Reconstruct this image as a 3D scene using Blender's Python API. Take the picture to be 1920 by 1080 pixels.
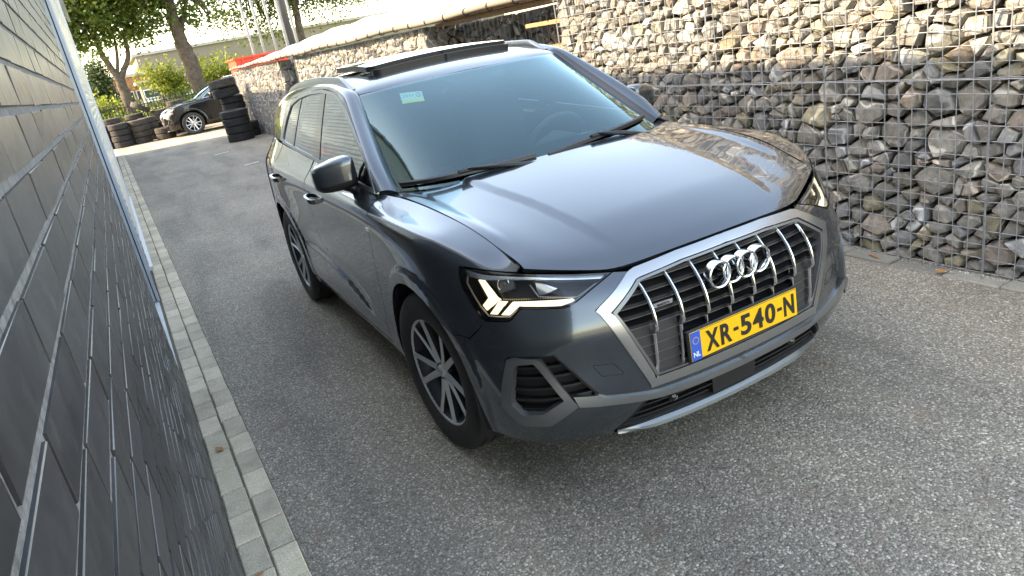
import bpy, bmesh, math, random
import numpy as np
from mathutils import Vector, Matrix
from mathutils.geometry import delaunay_2d_cdt
random.seed(7); RNG = np.random.default_rng(7)
for o in list(bpy.data.objects): bpy.data.objects.remove(o, do_unlink=True)
SC = bpy.context.scene; COL = SC.collection

# ---------------------------------------------------------------- camera
cam_d = bpy.data.cameras.new('camera'); cam_d.sensor_width = 36.0; cam_d.lens = 25.425; cam_d.clip_start = .05; cam_d.clip_end = 600
cam = bpy.data.objects.new('camera', cam_d); COL.objects.link(cam)
cam.matrix_world = Matrix(((.865641, .307611, -.395021, -1.72434), (-.469328, .223812, -.854189, -2.70057), (-.174348, .924815, .338112, 1.67259), (0, 0, 0, 1)))
SC.camera = cam

# ---------------------------------------------------------------- sky and sun (high, from beyond the building on the left)
SUN = Vector((-.94, .34, 0)).normalized() * math.cos(math.radians(36)) + Vector((0, 0, math.sin(math.radians(36))))
world = bpy.data.worlds.new('World'); SC.world = world; world.use_nodes = True
wn = world.node_tree.nodes; wl = world.node_tree.links
sky = wn.new('ShaderNodeTexSky'); sky.sky_type = 'NISHITA'; sky.sun_disc = False
sky.sun_elevation = math.radians(36); sky.sun_rotation = math.atan2(SUN.x, SUN.y)
sky.air_density = 1.0; sky.dust_density = 1.3; sky.ozone_density = 1.0
hs = wn.new('ShaderNodeHueSaturation'); hs.inputs['Saturation'].default_value = .95; wl.new(sky.outputs[0], hs.inputs['Color']); wl.new(hs.outputs[0], wn['Background'].inputs[0]); wn['Background'].inputs[1].default_value = .15
sd = bpy.data.lights.new('sun', 'SUN'); sd.energy = 2.05; sd.angle = math.radians(.53); sd.color = (1, .90, .76)
so = bpy.data.objects.new('sun', sd); COL.objects.link(so); so.rotation_euler = SUN.to_track_quat('Z', 'Y').to_euler(); so.location = SUN * 60
vs = SC.view_settings; vs.view_transform = 'Standard'; vs.look = 'None'; vs.gamma = 1; vs.exposure = 2.98; vs.use_curve_mapping = False
vs.use_white_balance = True; vs.white_balance_temperature = 8900; vs.white_balance_tint = 10        # the camera's shade setting
SC.render.engine = 'CYCLES'; SC.cycles.max_bounces = 8; SC.cycles.transparent_max_bounces = 12

# ---------------------------------------------------------------- materials
M = {}
def mat(name, color=(.5, .5, .5), rough=.5, metal=0., coat=0., coat_rough=.03, spec=.5, emit=None, estr=0., noise=None, bump=None, sheen=0.):
    """plain procedural material; noise = (scale, amount) varies the colour, bump = (scale, strength, distance)"""
    m = bpy.data.materials.new(name); m.use_nodes = True; nt = m.node_tree; b = nt.nodes['Principled BSDF']
    b.inputs['Base Color'].default_value = (*color, 1); b.inputs['Roughness'].default_value = rough; b.inputs['Metallic'].default_value = metal
    b.inputs['Coat Weight'].default_value = coat; b.inputs['Coat Roughness'].default_value = coat_rough; b.inputs['Specular IOR Level'].default_value = spec
    if emit: b.inputs['Emission Color'].default_value = (*emit, 1); b.inputs['Emission Strength'].default_value = estr
    tc = nt.nodes.new('ShaderNodeTexCoord')
    if noise:
        n = nt.nodes.new('ShaderNodeTexNoise'); n.inputs['Scale'].default_value = noise[0]; n.inputs['Detail'].default_value = 6; n.inputs['Roughness'].default_value = .65
        r = nt.nodes.new('ShaderNodeValToRGB'); a = noise[1]
        r.color_ramp.elements[0].position = .3; r.color_ramp.elements[1].position = .7
        r.color_ramp.elements[0].color = (*[c * (1 - a) for c in color], 1); r.color_ramp.elements[1].color = (*[min(1, c * (1 + a)) for c in color], 1)
        nt.links.new(tc.outputs['Object'], n.inputs['Vector']); nt.links.new(n.outputs[0], r.inputs[0]); nt.links.new(r.outputs[0], b.inputs['Base Color'])
    if bump:
        n2 = nt.nodes.new('ShaderNodeTexNoise'); n2.inputs['Scale'].default_value = bump[0]; n2.inputs['Detail'].default_value = 5
        bp = nt.nodes.new('ShaderNodeBump'); bp.inputs['Strength'].default_value = bump[1]; bp.inputs['Distance'].default_value = bump[2]
        nt.links.new(tc.outputs['Object'], n2.inputs['Vector']); nt.links.new(n2.outputs[0], bp.inputs['Height']); nt.links.new(bp.outputs[0], b.inputs['Normal'])
    M[name] = m; return m
class NT:
    """small helper to wire a node tree"""
    def __init__(s, name):
        s.m = bpy.data.materials.new(name); s.m.use_nodes = True; s.t = s.m.node_tree; s.b = s.t.nodes['Principled BSDF']; M[name] = s.m
    def n(s, typ, **kw):
        nd = s.t.nodes.new('ShaderNode' + typ)
        for k, v in kw.items():
            if hasattr(nd, k): setattr(nd, k, v)
            else: nd.inputs[k.replace('_', ' ')].default_value = v
        return nd
    def l(s, a, b): s.t.links.new(a, b)
    def ramp(s, src, stops):
        r = s.n('ValToRGB'); e = r.color_ramp.elements
        while len(e) < len(stops): e.new(.5)
        for el, (p, c) in zip(e, stops): el.position = p; el.color = (*c, 1) if len(c) == 3 else c
        s.l(src, r.inputs[0]); return r
    def mix(s, f, a, b, blend='MIX'):
        x = s.n('Mix', data_type='RGBA', blend_type=blend)
        for v, i in ((f, 0), (a, 6), (b, 7)):
            if hasattr(v, 'links') or hasattr(v, 'is_output'): s.l(v, x.inputs[i])
            else: x.inputs[i].default_value = v if i == 0 else ((*v, 1) if len(v) == 3 else v)
        return x.outputs[2]
# car
mat('paint', (.084, .100, .116), .20, .80, 1.0, .008, .5); M['paint'].node_tree.nodes['Principled BSDF'].inputs['Coat IOR'].default_value = 1.52
mat('paint_dark', (.003, .003, .004), .3, .0, .8, .02, .2)
mat('satin_silver', (.42, .43, .44), .34, 1.0, bump=(900, .05, .0005))
mat('chrome', (.80, .81, .82), .07, 1.0)
mat('anthracite', (.20, .203, .205), .36, .75)
mat('black_gloss', (.006, .006, .007), .08, 0, .6)
mat('black_plastic', (.011, .011, .012), .40, bump=(700, .15, .0006))
mat('black_matt', (.008, .008, .008), .8)
mat('rubber', (.016, .016, .017), .72, noise=(14, .5), bump=(160, .25, .001))
mat('tread_dirty', (.05, .043, .035), .85, noise=(9, .6), bump=(120, .3, .001))
mat('alloy', (.60, .61, .62), .34, .55, .4)
mat('alloy_dark', (.05, .052, .056), .38, .8)
mat('brake_disc', (.22, .21, .2), .35, 1)
mat('leather', (.05, .05, .052), .55)
mat('dash', (.30, .31, .31), .6, bump=(300, .2, .001))
mat('plate_yellow', (.86, .47, .012), .35, 0, .3, spec=.4)
mat('plate_blue', (.01, .09, .48), .35, 0, .3)
mat('plate_black', (.012, .012, .012), .4)
mat('white_print', (.8, .8, .8), .4)
mat('lamp_on', (1, .9, .65), .3, emit=(1, .93, .74), estr=.19)
mat('lamp_reflector', (.72, .73, .74), .12, 1.0)
mat('red_cloth', (.62, .035, .03), .6)
mat('sticker', (.62, .80, .72), .5); mat('sticker_yellow', (.75, .80, .22), .5); mat('sticker_ink', (.12, .2, .25), .5)
def glass(name, tint, k=1.0, ior=1.5, refl=(.95, .98, 1)):
    m = bpy.data.materials.new(name); m.use_nodes = True; t = m.node_tree; t.nodes.remove(t.nodes['Principled BSDF'])
    out = t.nodes['Material Output']; tr = t.nodes.new('ShaderNodeBsdfTransparent'); tr.inputs[0].default_value = (*tint, 1)
    gl = t.nodes.new('ShaderNodeBsdfGlossy'); gl.inputs['Roughness'].default_value = .0; gl.inputs[0].default_value = (*refl, 1)
    fr = t.nodes.new('ShaderNodeFresnel'); fr.inputs[0].default_value = ior
    mu = t.nodes.new('ShaderNodeMath'); mu.operation = 'MULTIPLY'; mu.inputs[1].default_value = k; mu.use_clamp = True
    mx = t.nodes.new('ShaderNodeMixShader'); t.links.new(fr.outputs[0], mu.inputs[0]); t.links.new(mu.outputs[0], mx.inputs[0])
    t.links.new(tr.outputs[0], mx.inputs[1]); t.links.new(gl.outputs[0], mx.inputs[2]); t.links.new(mx.outputs[0], out.inputs[0]); M[name] = m
glass('windscreen_glass', (.66, .80, .78), 1.9, 1.52, (.66, .95, 1.0))
glass('side_glass', (.42, .52, .50), 1.6, 1.52)
glass('privacy_glass', (.06, .065, .07), 1.6, 1.52)
glass('lamp_glass', (.93, .95, .97), 1.2, 1.45)
glass('roof_glass', (.03, .03, .035), 1.6, 1.52)
# place
def asphalt():
    k = NT('asphalt'); tc = k.n('TexCoord'); v = k.n('TexVoronoi', Scale=135.0); k.l(tc.outputs['Object'], v.inputs['Vector'])
    c = k.ramp(v.outputs['Color'], [(0, (.115, .101, .082)), (.48, (.185, .163, .132)), (.68, (.265, .235, .195)), (.82, (.48, .43, .36)), (1, (.85, .78, .67))])
    c.color_ramp.interpolation = 'LINEAR'
    v2 = k.n('TexVoronoi', Scale=420.0); k.l(tc.outputs['Object'], v2.inputs['Vector'])
    c2 = k.ramp(v2.outputs['Color'], [(0, (.115, .101, .082)), (.6, (.235, .207, .17)), (1, (.60, .54, .455))])
    col = k.mix(.34, c.outputs[0], c2.outputs[0])
    # bitumen in the joints between the chippings
    e = k.ramp(v.outputs['Distance'], [(.0, (1, 1, 1)), (.55, (.9, .9, .9)), (.9, (.42, .42, .42))])
    col = k.mix(1.0, col, e.outputs[0], 'MULTIPLY')
    n = k.n('TexNoise', Scale=.9, Detail=7.0, Roughness=.6); k.l(tc.outputs['Object'], n.inputs['Vector'])
    w = k.ramp(n.outputs[0], [(.30, (1.0, 1.0, 1.0)), (.55, (1.26, 1.25, 1.22)), (.75, (1.45, 1.42, 1.35))]); col = k.mix(1.0, col, w.outputs[0], 'MULTIPLY')
    n3 = k.n('TexNoise', Scale=5.5, Detail=3.0); k.l(tc.outputs['Object'], n3.inputs['Vector'])
    w3 = k.ramp(n3.outputs[0], [(.60, (0, 0, 0)), (.76, (1, 1, 1))]); col = k.mix(w3.outputs[0], col, k.mix(.5, col, (.19, .12, .085)))
    mp = k.n('Mapping'); mp.inputs['Scale'].default_value = (2.2, .35, 1); k.l(tc.outputs['Object'], mp.inputs['Vector']); n4 = k.n('TexNoise', Scale=1.1, Detail=4.0, Roughness=.5, Distortion=.4); k.l(mp.outputs[0], n4.inputs['Vector'])
    w4 = k.ramp(n4.outputs[0], [(.38, (.80, .80, .81)), (.5, (1, 1, 1)), (.66, (1.12, 1.11, 1.08))]); col = k.mix(1.0, col, w4.outputs[0], 'MULTIPLY')
    k.l(col, k.b.inputs['Base Color']); k.b.inputs['Roughness'].default_value = .8
    bp = k.n('Bump', Strength=.75, Distance=.004, invert=True); k.l(v.outputs['Distance'], bp.inputs['Height']); k.l(bp.outputs[0], k.b.inputs['Normal'])
asphalt()
def concrete(name, base, moss):
    k = NT(name); tc = k.n('TexCoord'); oi = k.n('ObjectInfo'); ad = k.n('VectorMath', operation='ADD'); geo = k.n('NewGeometry')
    n = k.n('TexNoise', Scale=7.0, Detail=8.0, Roughness=.7); k.l(geo.outputs['Position'], n.inputs['Vector'])
    n2 = k.n('TexNoise', Scale=260.0, Detail=3.0); k.l(geo.outputs['Position'], n2.inputs['Vector'])
    c = k.ramp(n.outputs[0], [(.3, tuple(x * .72 for x in base)), (.55, base), (.75, moss)])
    s = k.ramp(n2.outputs[0], [(.3, (.62, .62, .62)), (.7, (1.3, 1.3, 1.28))]); col = k.mix(1.0, c.outputs[0], s.outputs[0], 'MULTIPLY')
    r = k.ramp(oi.outputs['Random'], [(0, (.78, .78, .77)), (1, (1.16, 1.15, 1.12))]); col = k.mix(1.0, col, r.outputs[0], 'MULTIPLY')
    k.l(col, k.b.inputs['Base Color']); k.b.inputs['Roughness'].default_value = .9
    bp = k.n('Bump', Strength=.5, Distance=.002); k.l(n2.outputs[0], bp.inputs['Height']); k.l(bp.outputs[0], k.b.inputs['Normal'])
concrete('paver', (.60, .525, .41), (.48, .45, .29)); concrete('kerb_stone', (.27, .255, .225), (.22, .21, .16))
mat('joint_sand', (.13, .115, .09), .95, noise=(60, .5), bump=(300, .6, .003))
mat('threshold', (.55, .57, .58), .6, noise=(12, .15), bump=(200, .2, .001))
def glazed_brick():
    k = NT('glazed_brick'); oi = k.n('ObjectInfo'); geo = k.n('NewGeometry'); at = k.n('Attribute', attribute_name='tone')
    n = k.n('TexNoise', Scale=26.0, Detail=6.0, Roughness=.6); k.l(geo.outputs['Position'], n.inputs['Vector'])
    c = k.ramp(n.outputs[0], [(.25, (.020, .020, .023)), (.6, (.034, .034, .037)), (.85, (.06, .057, .056))])
    col = k.mix(1.0, c.outputs[0], at.outputs[0], 'MULTIPLY'); k.l(col, k.b.inputs['Base Color'])
    rr = k.ramp(n.outputs[0], [(.3, (.30, .30, .30)), (.8, (.46, .46, .46))]); k.l(rr.outputs[0], k.b.inputs['Roughness'])
    n2 = k.n('TexNoise', Scale=9.0, Detail=2.0); k.l(geo.outputs['Position'], n2.inputs['Vector'])
    bp = k.n('Bump', Strength=.12, Distance=.008); k.l(n2.outputs[0], bp.inputs['Height'])
    bp2 = k.n('Bump', Strength=.015, Distance=.0005); k.l(n.outputs[0], bp2.inputs['Height']); k.l(bp.outputs[0], bp2.inputs['Normal']); k.l(bp2.outputs[0], k.b.inputs['Normal'])
glazed_brick()
mat('mortar', (.13, .129, .133), .9, noise=(70, .45), bump=(220, .7, .003))
mat('aluminium_grey', (.36, .41, .47), .38, .0, .2, noise=(5, .08))
mat('gasket', (.012, .013, .018), .55)
mat('ribbed_steel', (.60, .59, .55), .36, .2, .25, noise=(3, .10))
mat('render_brown', (.16, .12, .10), .9, noise=(8, .35), bump=(90, .5, .004))
mat('galvanised', (.32, .335, .36), .45, .55, noise=(40, .2))
mat('timber', (.36, .22, .115), .75, noise=(18, .35)); mat('timber_dark', (.13, .09, .06), .8, noise=(18, .35))
mat('tarpaulin', (.80, .80, .79), .5, noise=(2.5, .06), bump=(9, .4, .02))
mat('red_steel', (.68, .055, .022), .5, noise=(4, .2)); mat('white_pole', (.24, .245, .25), .5); mat('dark_post', (.06, .065, .07), .5)
mat('fence_black', (.012, .013, .013), .5)
def stone():
    k = NT('stone'); at = k.n('Attribute', attribute_name='tone'); geo = k.n('NewGeometry')
    n = k.n('TexNoise', Scale=16.0, Detail=8.0, Roughness=.68, Distortion=.6); k.l(geo.outputs['Position'], n.inputs['Vector'])
    c = k.ramp(n.outputs[0], [(.25, (.105, .106, .110)), (.5, (.25, .245, .235)), (.72, (.40, .385, .36)), (.85, (.56, .54, .50))])
    n2 = k.n('TexNoise', Scale=4.2, Detail=4.0); k.l(geo.outputs['Position'], n2.inputs['Vector'])
    li = k.ramp(n2.outputs[0], [(.58, (0, 0, 0)), (.74, (1, 1, 1))]); col = k.mix(li.outputs[0], c.outputs[0], k.mix(.34, c.outputs[0], (.30, .255, .12)))
    wv = k.n('TexWave', Scale=2.2, Distortion=14.0, Detail=3.0); k.l(geo.outputs['Position'], wv.inputs['Vector'])
    vein = k.ramp(wv.outputs[0], [(.93, (0, 0, 0)), (1, (1, 1, 1))]); col = k.mix(vein.outputs[0], col, (.62, .61, .58))
    col = k.mix(1.0, col, at.outputs[0], 'MULTIPLY'); k.l(col, k.b.inputs['Base Color']); k.b.inputs['Roughness'].default_value = .88
    n3 = k.n('TexNoise', Scale=55.0, Detail=7.0, Roughness=.7); k.l(geo.outputs['Position'], n3.inputs['Vector'])
    bp = k.n('Bump', Strength=.8, Distance=.008); k.l(n3.outputs[0], bp.inputs['Height'])
    b2 = k.n('Bump', Strength=.6, Distance=.03); k.l(n.outputs[0], b2.inputs['Height']); k.l(bp.outputs[0], b2.inputs['Normal']); k.l(b2.outputs[0], k.b.inputs['Normal'])
stone()
def leafmat(name, a, b):
    k = NT(name); oi = k.n('Attribute', attribute_name='tone'); c = k.ramp(oi.outputs['Fac'], [(0, a), (1, b)])
    k.l(c.outputs[0], k.b.inputs['Base Color']); k.b.inputs['Roughness'].default_value = .55
    tr = k.n('BsdfTranslucent'); k.l(c.outputs[0], tr.inputs[0]); mx = k.n('MixShader'); mx.inputs[0].default_value = .52
    k.l(k.b.outputs[0], mx.inputs[1]); k.l(tr.outputs[0], mx.inputs[2]); k.l(mx.outputs[0], k.t.nodes['Material Output'].inputs[0])
leafmat('leaf_green', (.045, .08, .016), (.17, .24, .045)); leafmat('leaf_yellow', (.08, .12, .02), (.30, .34, .055)); leafmat('leaf_conifer', (.02, .045, .02), (.07, .11, .05)); leafmat('leaf_birch', (.04, .07, .02), (.14, .18, .05))
mat('bark', (.085, .065, .05), .95, noise=(7, .5), bump=(22, 1.0, .04))
mat('grass_ground', (.22, .25, .05), .95, noise=(3, .5)); mat('dead_leaf', (.36, .16, .05), .8)
mat('beige_wall', (.18, .155, .125), .9, noise=(.6, .06)); mat('brick_far', (.30, .13, .075), .9, noise=(3, .25)); mat('roof_far', (.30, .28, .26), .8, noise=(1, .1)); mat('window_far', (.03, .045, .06), .1); mat('frame_white', (.55, .57, .59), .5)

# ---------------------------------------------------------------- mesh helpers
def link(o, parent=None):
    COL.objects.link(o)
    if parent is not None: o.parent = parent
    return o
def mk(name, verts, faces, m, parent=None, smooth=False, normals=None, tone=None, auto=None):
    me = bpy.data.meshes.new(name); me.from_pydata([tuple(map(float, v)) for v in verts], [], [tuple(int(i) for i in f) for f in faces])
    me.materials.append(M[m] if isinstance(m, str) else m)
    if smooth or normals is not None: me.polygons.foreach_set('use_smooth', [True] * len(me.polygons))
    if auto is not None: me.set_sharp_from_angle(angle=math.radians(auto))
    if normals is not None: me.normals_split_custom_set_from_vertices([tuple(map(float, n)) for n in normals])
    if tone is not None:
        a = me.color_attributes.new('tone', 'FLOAT_COLOR', 'POINT')
        t = np.ones((len(me.vertices), 4), np.float32); t[:, :3] = np.asarray(tone, np.float32).reshape(-1, 3) if np.ndim(tone) == 2 else np.array(tone, np.float32); a.data.foreach_set('color', t.ravel())
    me.update(); return link(bpy.data.objects.new(name, me), parent)
class Acc:
    """collects shapes for ONE mesh object"""
    def __init__(s): s.v = []; s.f = []; s.t = []
    def add(s, v, f, tone=None):
        b = len(s.v); s.v += [tuple(p) for p in v]; s.f += [tuple(i + b for i in q) for q in f]
        if tone is not None: s.t += [tone] * len(v)
        return s
    def box(s, lo, hi, tone=None):
        (a, b, c), (d, e, g) = lo, hi
        return s.add([(a, b, c), (d, b, c), (d, e, c), (a, e, c), (a, b, g), (d, b, g), (d, e, g), (a, e, g)], [(0, 3, 2, 1), (4, 5, 6, 7), (0, 1, 5, 4), (1, 2, 6, 5), (2, 3, 7, 6), (3, 0, 4, 7)], tone)
    def tube(s, path, r, n=8, cap=True, tone=None):
        P = np.array(path, float); rr = np.full(len(P), r) if np.isscalar(r) else np.array(r, float)
        T = np.gradient(P, axis=0); T /= np.linalg.norm(T, axis=1, keepdims=True) + 1e-12
        up = np.array([0, 0, 1.]) if abs(T[0][2]) < .9 else np.array([1., 0, 0]); V = []; prev = None
        for i in range(len(P)):
            a = np.cross(T[i], up if prev is None else prev); a = a if np.linalg.norm(a) > 1e-6 else np.cross(T[i], (1, 0, 0)); a /= np.linalg.norm(a); b = np.cross(a, T[i]); prev = b
            for k in range(n): V.append(P[i] + rr[i] * (a * math.cos(2 * math.pi * k / n) + b * math.sin(2 * math.pi * k / n)))
        F = [(i * n + k, i * n + (k + 1) % n, (i + 1) * n + (k + 1) % n, (i + 1) * n + k) for i in range(len(P) - 1) for k in range(n)]
        if cap: F += [tuple(range(n))[::-1], tuple(range((len(P) - 1) * n, len(P) * n))]
        return s.add(V, F, tone)
    def lathe(s, prof, axis='x', n=48, c=(0, 0, 0), close=False):
        """prof = [(radius, along)]"""
        V = []; m = len(prof)
        for k in range(n):
            a = 2 * math.pi * k / n
            for r, h in prof:
                V.append({'x': (h, r * math.cos(a), r * math.sin(a)), 'y': (r * math.cos(a), h, r * math.sin(a)), 'z': (r * math.cos(a), r * math.sin(a), h)}[axis])
        V = np.array(V) + np.array(c); F = []
        for k in range(n):
            for i in range(m if close else m - 1): F.append((k * m + i, k * m + (i + 1) % m, ((k + 1) % n) * m + (i + 1) % m, ((k + 1) % n) * m + i))
        return s.add(V, F)
    def prism(s, poly, h0, h1, axis='z', tone=None):
        n = len(poly); put = {'z': lambda p, h: (p[0], p[1], h), 'y': lambda p, h: (p[0], h, p[1]), 'x': lambda p, h: (h, p[0], p[1])}[axis]
        V = [put(p, h0) for p in poly] + [put(p, h1) for p in poly]
        return s.add(V, [tuple(range(n))[::-1], tuple(range(n, 2 * n))] + [(i, (i + 1) % n, n + (i + 1) % n, n + i) for i in range(n)], tone)
    def build(s, name, m, parent=None, smooth=False, auto=None):
        return mk(name, s.v, s.f, m, parent, smooth or auto is not None, None, np.array(s.t) if s.t and len(s.t) == len(s.v) else None, auto)
def fixn(o):
    bm = bmesh.new(); bm.from_mesh(o.data); bmesh.ops.recalc_face_normals(bm, faces=bm.faces); bm.to_mesh(o.data); bm.free(); return o
def bevel(o, w, seg=1):
    bm = bmesh.new(); bm.from_mesh(o.data); bmesh.ops.recalc_face_normals(bm, faces=bm.faces)
    bmesh.ops.bevel(bm, geom=[e for e in bm.edges if len(e.link_faces) == 2 and e.calc_face_angle(0) > .5], offset=w, segments=seg, profile=.6, affect='EDGES', clamp_overlap=True)
    bm.to_mesh(o.data); bm.free(); return o
def empty(name, loc=(0, 0, 0), rz=0.):
    o = bpy.data.objects.new(name, None); o.empty_display_size = .2; COL.objects.link(o); o.location = loc; o.rotation_euler = (0, 0, rz); return o
def tag(o, label=None, cat=None, group=None, kind=None):
    if label: o['label'] = label
    if cat: o['category'] = cat
    if group: o['group'] = group
    if kind: o['kind'] = kind
    return o
def text_mesh(name, s, size, m, parent, mw, extrude=.0008, align='CENTER', bold=0.):
    """flat lettering as a mesh, laid in the plane of matrix mw"""
    c = bpy.data.curves.new(name, 'FONT'); c.body = s; c.size = size; c.extrude = extrude; c.align_x = align; c.align_y = 'CENTER'; c.offset = bold
    o = bpy.data.objects.new(name, c); COL.objects.link(o); dg = bpy.context.evaluated_depsgraph_get()
    me = bpy.data.meshes.new_from_object(o.evaluated_get(dg)); bpy.data.objects.remove(o, do_unlink=True); bpy.data.curves.remove(c)
    me.name = name; me.transform(mw); me.materials.clear(); me.materials.append(M[m]); return link(bpy.data.objects.new(name, me), parent)
def poly_in(P, poly):
    """even-odd test, P (n,2)"""
    x, y = P[:, 0], P[:, 1]; r = np.zeros(len(P), bool); a = np.array(poly); b = np.roll(a, -1, 0)
    for (x0, y0), (x1, y1) in zip(a, b):
        if y0 == y1: continue
        c = ((y0 > y) != (y1 > y)) & (x < (x1 - x0) * (y - y0) / (y1 - y0) + x0); r ^= c
    return r
mat("lip_silver", (.24,.262,.275), .36, .8); mat('handle_paint', (.22,.235,.245), .22, .8, 1.0, .02); mat('tyre_side', (.02,.019,.018), .68, noise=(7,.55), bump=(140,.25,.001)); mat('alloy_bright', (.62,.63,.64), .25, .9)
STEER=math.radians(4)
mat('lamp_trim', (.82,.84,.86), .22, .9)
mat('black_rib', (.014,.014,.015), .6)
mat('headliner', (.55,.54,.51), .9)
mat('rail_alu', (.30,.31,.32), .32, .9)
# ================================================================ the setting
CAMP = Vector(cam.matrix_world.translation); CINV = cam.matrix_world.inverted()
def seen(p, pad=.06):
    """is the point inside the photograph's frame"""
    q = CINV @ Vector(p)
    if q.z > -.05: return False
    return abs(q.x / -q.z) < .708 + pad and abs(q.y / -q.z) < .3983 + pad
ground = Acc().add([(-260, -60, 0), (260, -60, 0), (260, 520, 0), (-260, 520, 0)], [(0, 1, 2, 3)]).build('ground', 'asphalt'); tag(ground, kind='structure')
verge = Acc()
for i in range(24):
    x0, x1 = -60 + i * 5, -55 + i * 5
    verge.add([(x0, 30.2, .004), (x1, 30.2, .004), (x1, 31.4, .38), (x0, 31.4, .38), (x1, 140, .5), (x0, 140, .5)], [(0, 1, 2, 3), (3, 2, 4, 5)])
tag(verge.build('grass_verge', 'grass_ground'), kind='structure')

# ---- paved strip along the building: two rows of concrete blocks, each a piece of its own
RZ = .0155; BX = -1.855                                    # the facade runs at a slight angle to the car
strip = empty('paved_strip', (BX, 0, 0), RZ); tag(strip, kind='structure')
sand = Acc().box((-.02, -3.05, -.05), (.212, 23.2, .009)).build('joint_sand', 'joint_sand', strip)
def paver_mesh(k):
    rnd = random.Random(k); a = Acc(); n = 4; w, l = .0485, .1025; V = []; 
    top = [(-w, -l), (w, -l), (w, l), (-w, l)]
    for (x, y) in top: V.append((x + rnd.uniform(-.0012, .0012), y + rnd.uniform(-.0012, .0012), -.04))
    for (x, y) in top: V.append((x, y, .0135))
    for (x, y) in top: V.append((x * .90, y * .952, .019 + rnd.uniform(-.001, .001)))
    F = []
    for r in (0, 4): F += [(r + i, r + (i + 1) % 4, r + 4 + (i + 1) % 4, r + 4 + i) for i in range(4)]
    F.append((8, 9, 10, 11)); o = mk('paver', V, F, 'paver', strip); fixn(o); return o
pv = [paver_mesh(k) for k in range(5)]
cand = []
for row, (cx, off) in enumerate(((.054, 0.02), (.158, .115))):
    for j in range(-17, 108): cand.append((cx, off + j * .2115, row))
cand.sort(key=lambda c: (Vector((BX + c[0], c[1], 0)) - CAMP).length); far_pv = Acc(); used = 0
for cx, cy, row in cand:
    wp = Vector((BX + cx - RZ * cy, cy, 0))
    if seen(wp, .12) and used < 200:
        src = pv[used] if used < 5 else pv[RNG.integers(5)]; o = src if used < 5 else link(bpy.data.objects.new('paver', src.data), strip)
        o.location = (cx + RNG.normal(0, .0012), cy + RNG.normal(0, .0015), RNG.normal(0, .0016)); o.rotation_euler = (RNG.normal(0, .008), RNG.normal(0, .008), RNG.normal(0, .008) + (math.pi if RNG.random() < .5 else 0)); used += 1
    elif cy > -3.0: far_pv.box((cx - .048, cy - .102, -.04), (cx + .048, cy + .102, .018))
tag(far_pv.build('pavers_far', 'paver', strip), kind='stuff')

# ---- the building on the left
bld = empty('building', (BX, 0, 0), RZ); tag(bld, 'dark glazed brick building with ribbed steel cladding along the left edge', 'building')
H = 4.10
wall = Acc(); wall.box((-.35, -3.05, 0), (-.0026, 1.492, 2.52)); wall.build('brick_bed', 'mortar', bld)
core = Acc(); core.box((-9, -3.05, 0), (-.36, 23.0, H - .02)); core.box((-.36, 9.5, 0), (-.09, 23.0, H - .02)); core.box((-.36, -3.05, 2.53), (-.02, 9.5, H - .02)); core.build('wall', 'render_brown', bld)
def brick_box(l, rnd):
    V = []; a, b = l / 2, .0252; j = lambda s: rnd.uniform(-s, s)
    base = [(-a, -b), (a, -b), (a, b), (-a, b)]
    for (y, z) in base: V.append((-.03, y, z))
    for (y, z) in base: V.append((-.0006, y + j(.0007), z + j(.0007)))
    for (y, z) in base: V.append((0 + j(.0008), y * (1 - .0006 / a) + j(.0004), z * (1 - .0005 / b) + j(.0004)))
    F = []
    for r in (0, 4): F += [(r + i, r + (i + 1) % 4, r + 4 + (i + 1) % 4, r + 4 + i) for i in range(4)]
    return V, F + [(8, 9, 10, 11)]
bm_var = {}
for l in (.208, .098):
    bm_var[l] = []
    for k in range(8):
        rnd = random.Random(40 + k); V, F = brick_box(l, rnd); t = .75 + .5 * rnd.random()
        o = mk('brick', V, F, 'glazed_brick', bld, tone=(t, t, t * rnd.uniform(.97, 1.05))); fixn(o); bm_var[l].append(o)
bricks = []
for c in range(42):
    z = .03 + c * .06; y = 1.5; odd = c % 2
    while y > -3.0:
        l = .098 if (odd and y == 1.5) else .208; bricks.append((y - l / 2, z, l)); y -= l + .0115
def bsize(b):
    p = bld.matrix_basis @ Vector((0, b[0], b[1])); d = (p - CAMP).length; return -(d ** -3 if seen(p, .03) else 0)
bld.matrix_basis = Matrix.Translation((BX, 0, 0)) @ Matrix.Rotation(RZ, 4, 'Z'); bricks.sort(key=bsize)
rest = Acc(); usedv = set()
for i, (y, z, l) in enumerate(bricks):
    k = int(RNG.integers(8))
    if i < 290:
        src = bm_var[l][k]
        if (l, k) not in usedv: o = src; usedv.add((l, k))
        else: o = link(bpy.data.objects.new('brick', src.data), bld)
        o.location = (abs(RNG.normal(0, .0004)), y + RNG.normal(0, .0008), z + RNG.normal(0, .0006)); o.rotation_euler = (RNG.normal(0, .0025), RNG.normal(0, .003), RNG.normal(0, .002))
    else:
        V, F = brick_box(l, random.Random(i)); t = .75 + .5 * RNG.random(); ang = RNG.normal(0, .003)
        rest.add([(v[0] + ang * v[2], v[1] + y, v[2] + z) for v in V], F, (t, t, t))
for l in bm_var:
    for k in range(8):
        if (l, k) not in usedv: bpy.data.objects.remove(bm_var[l][k])
o = rest.build('bricks_beyond', 'glazed_brick', bld); fixn(o); tag(o, kind='stuff')
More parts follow.
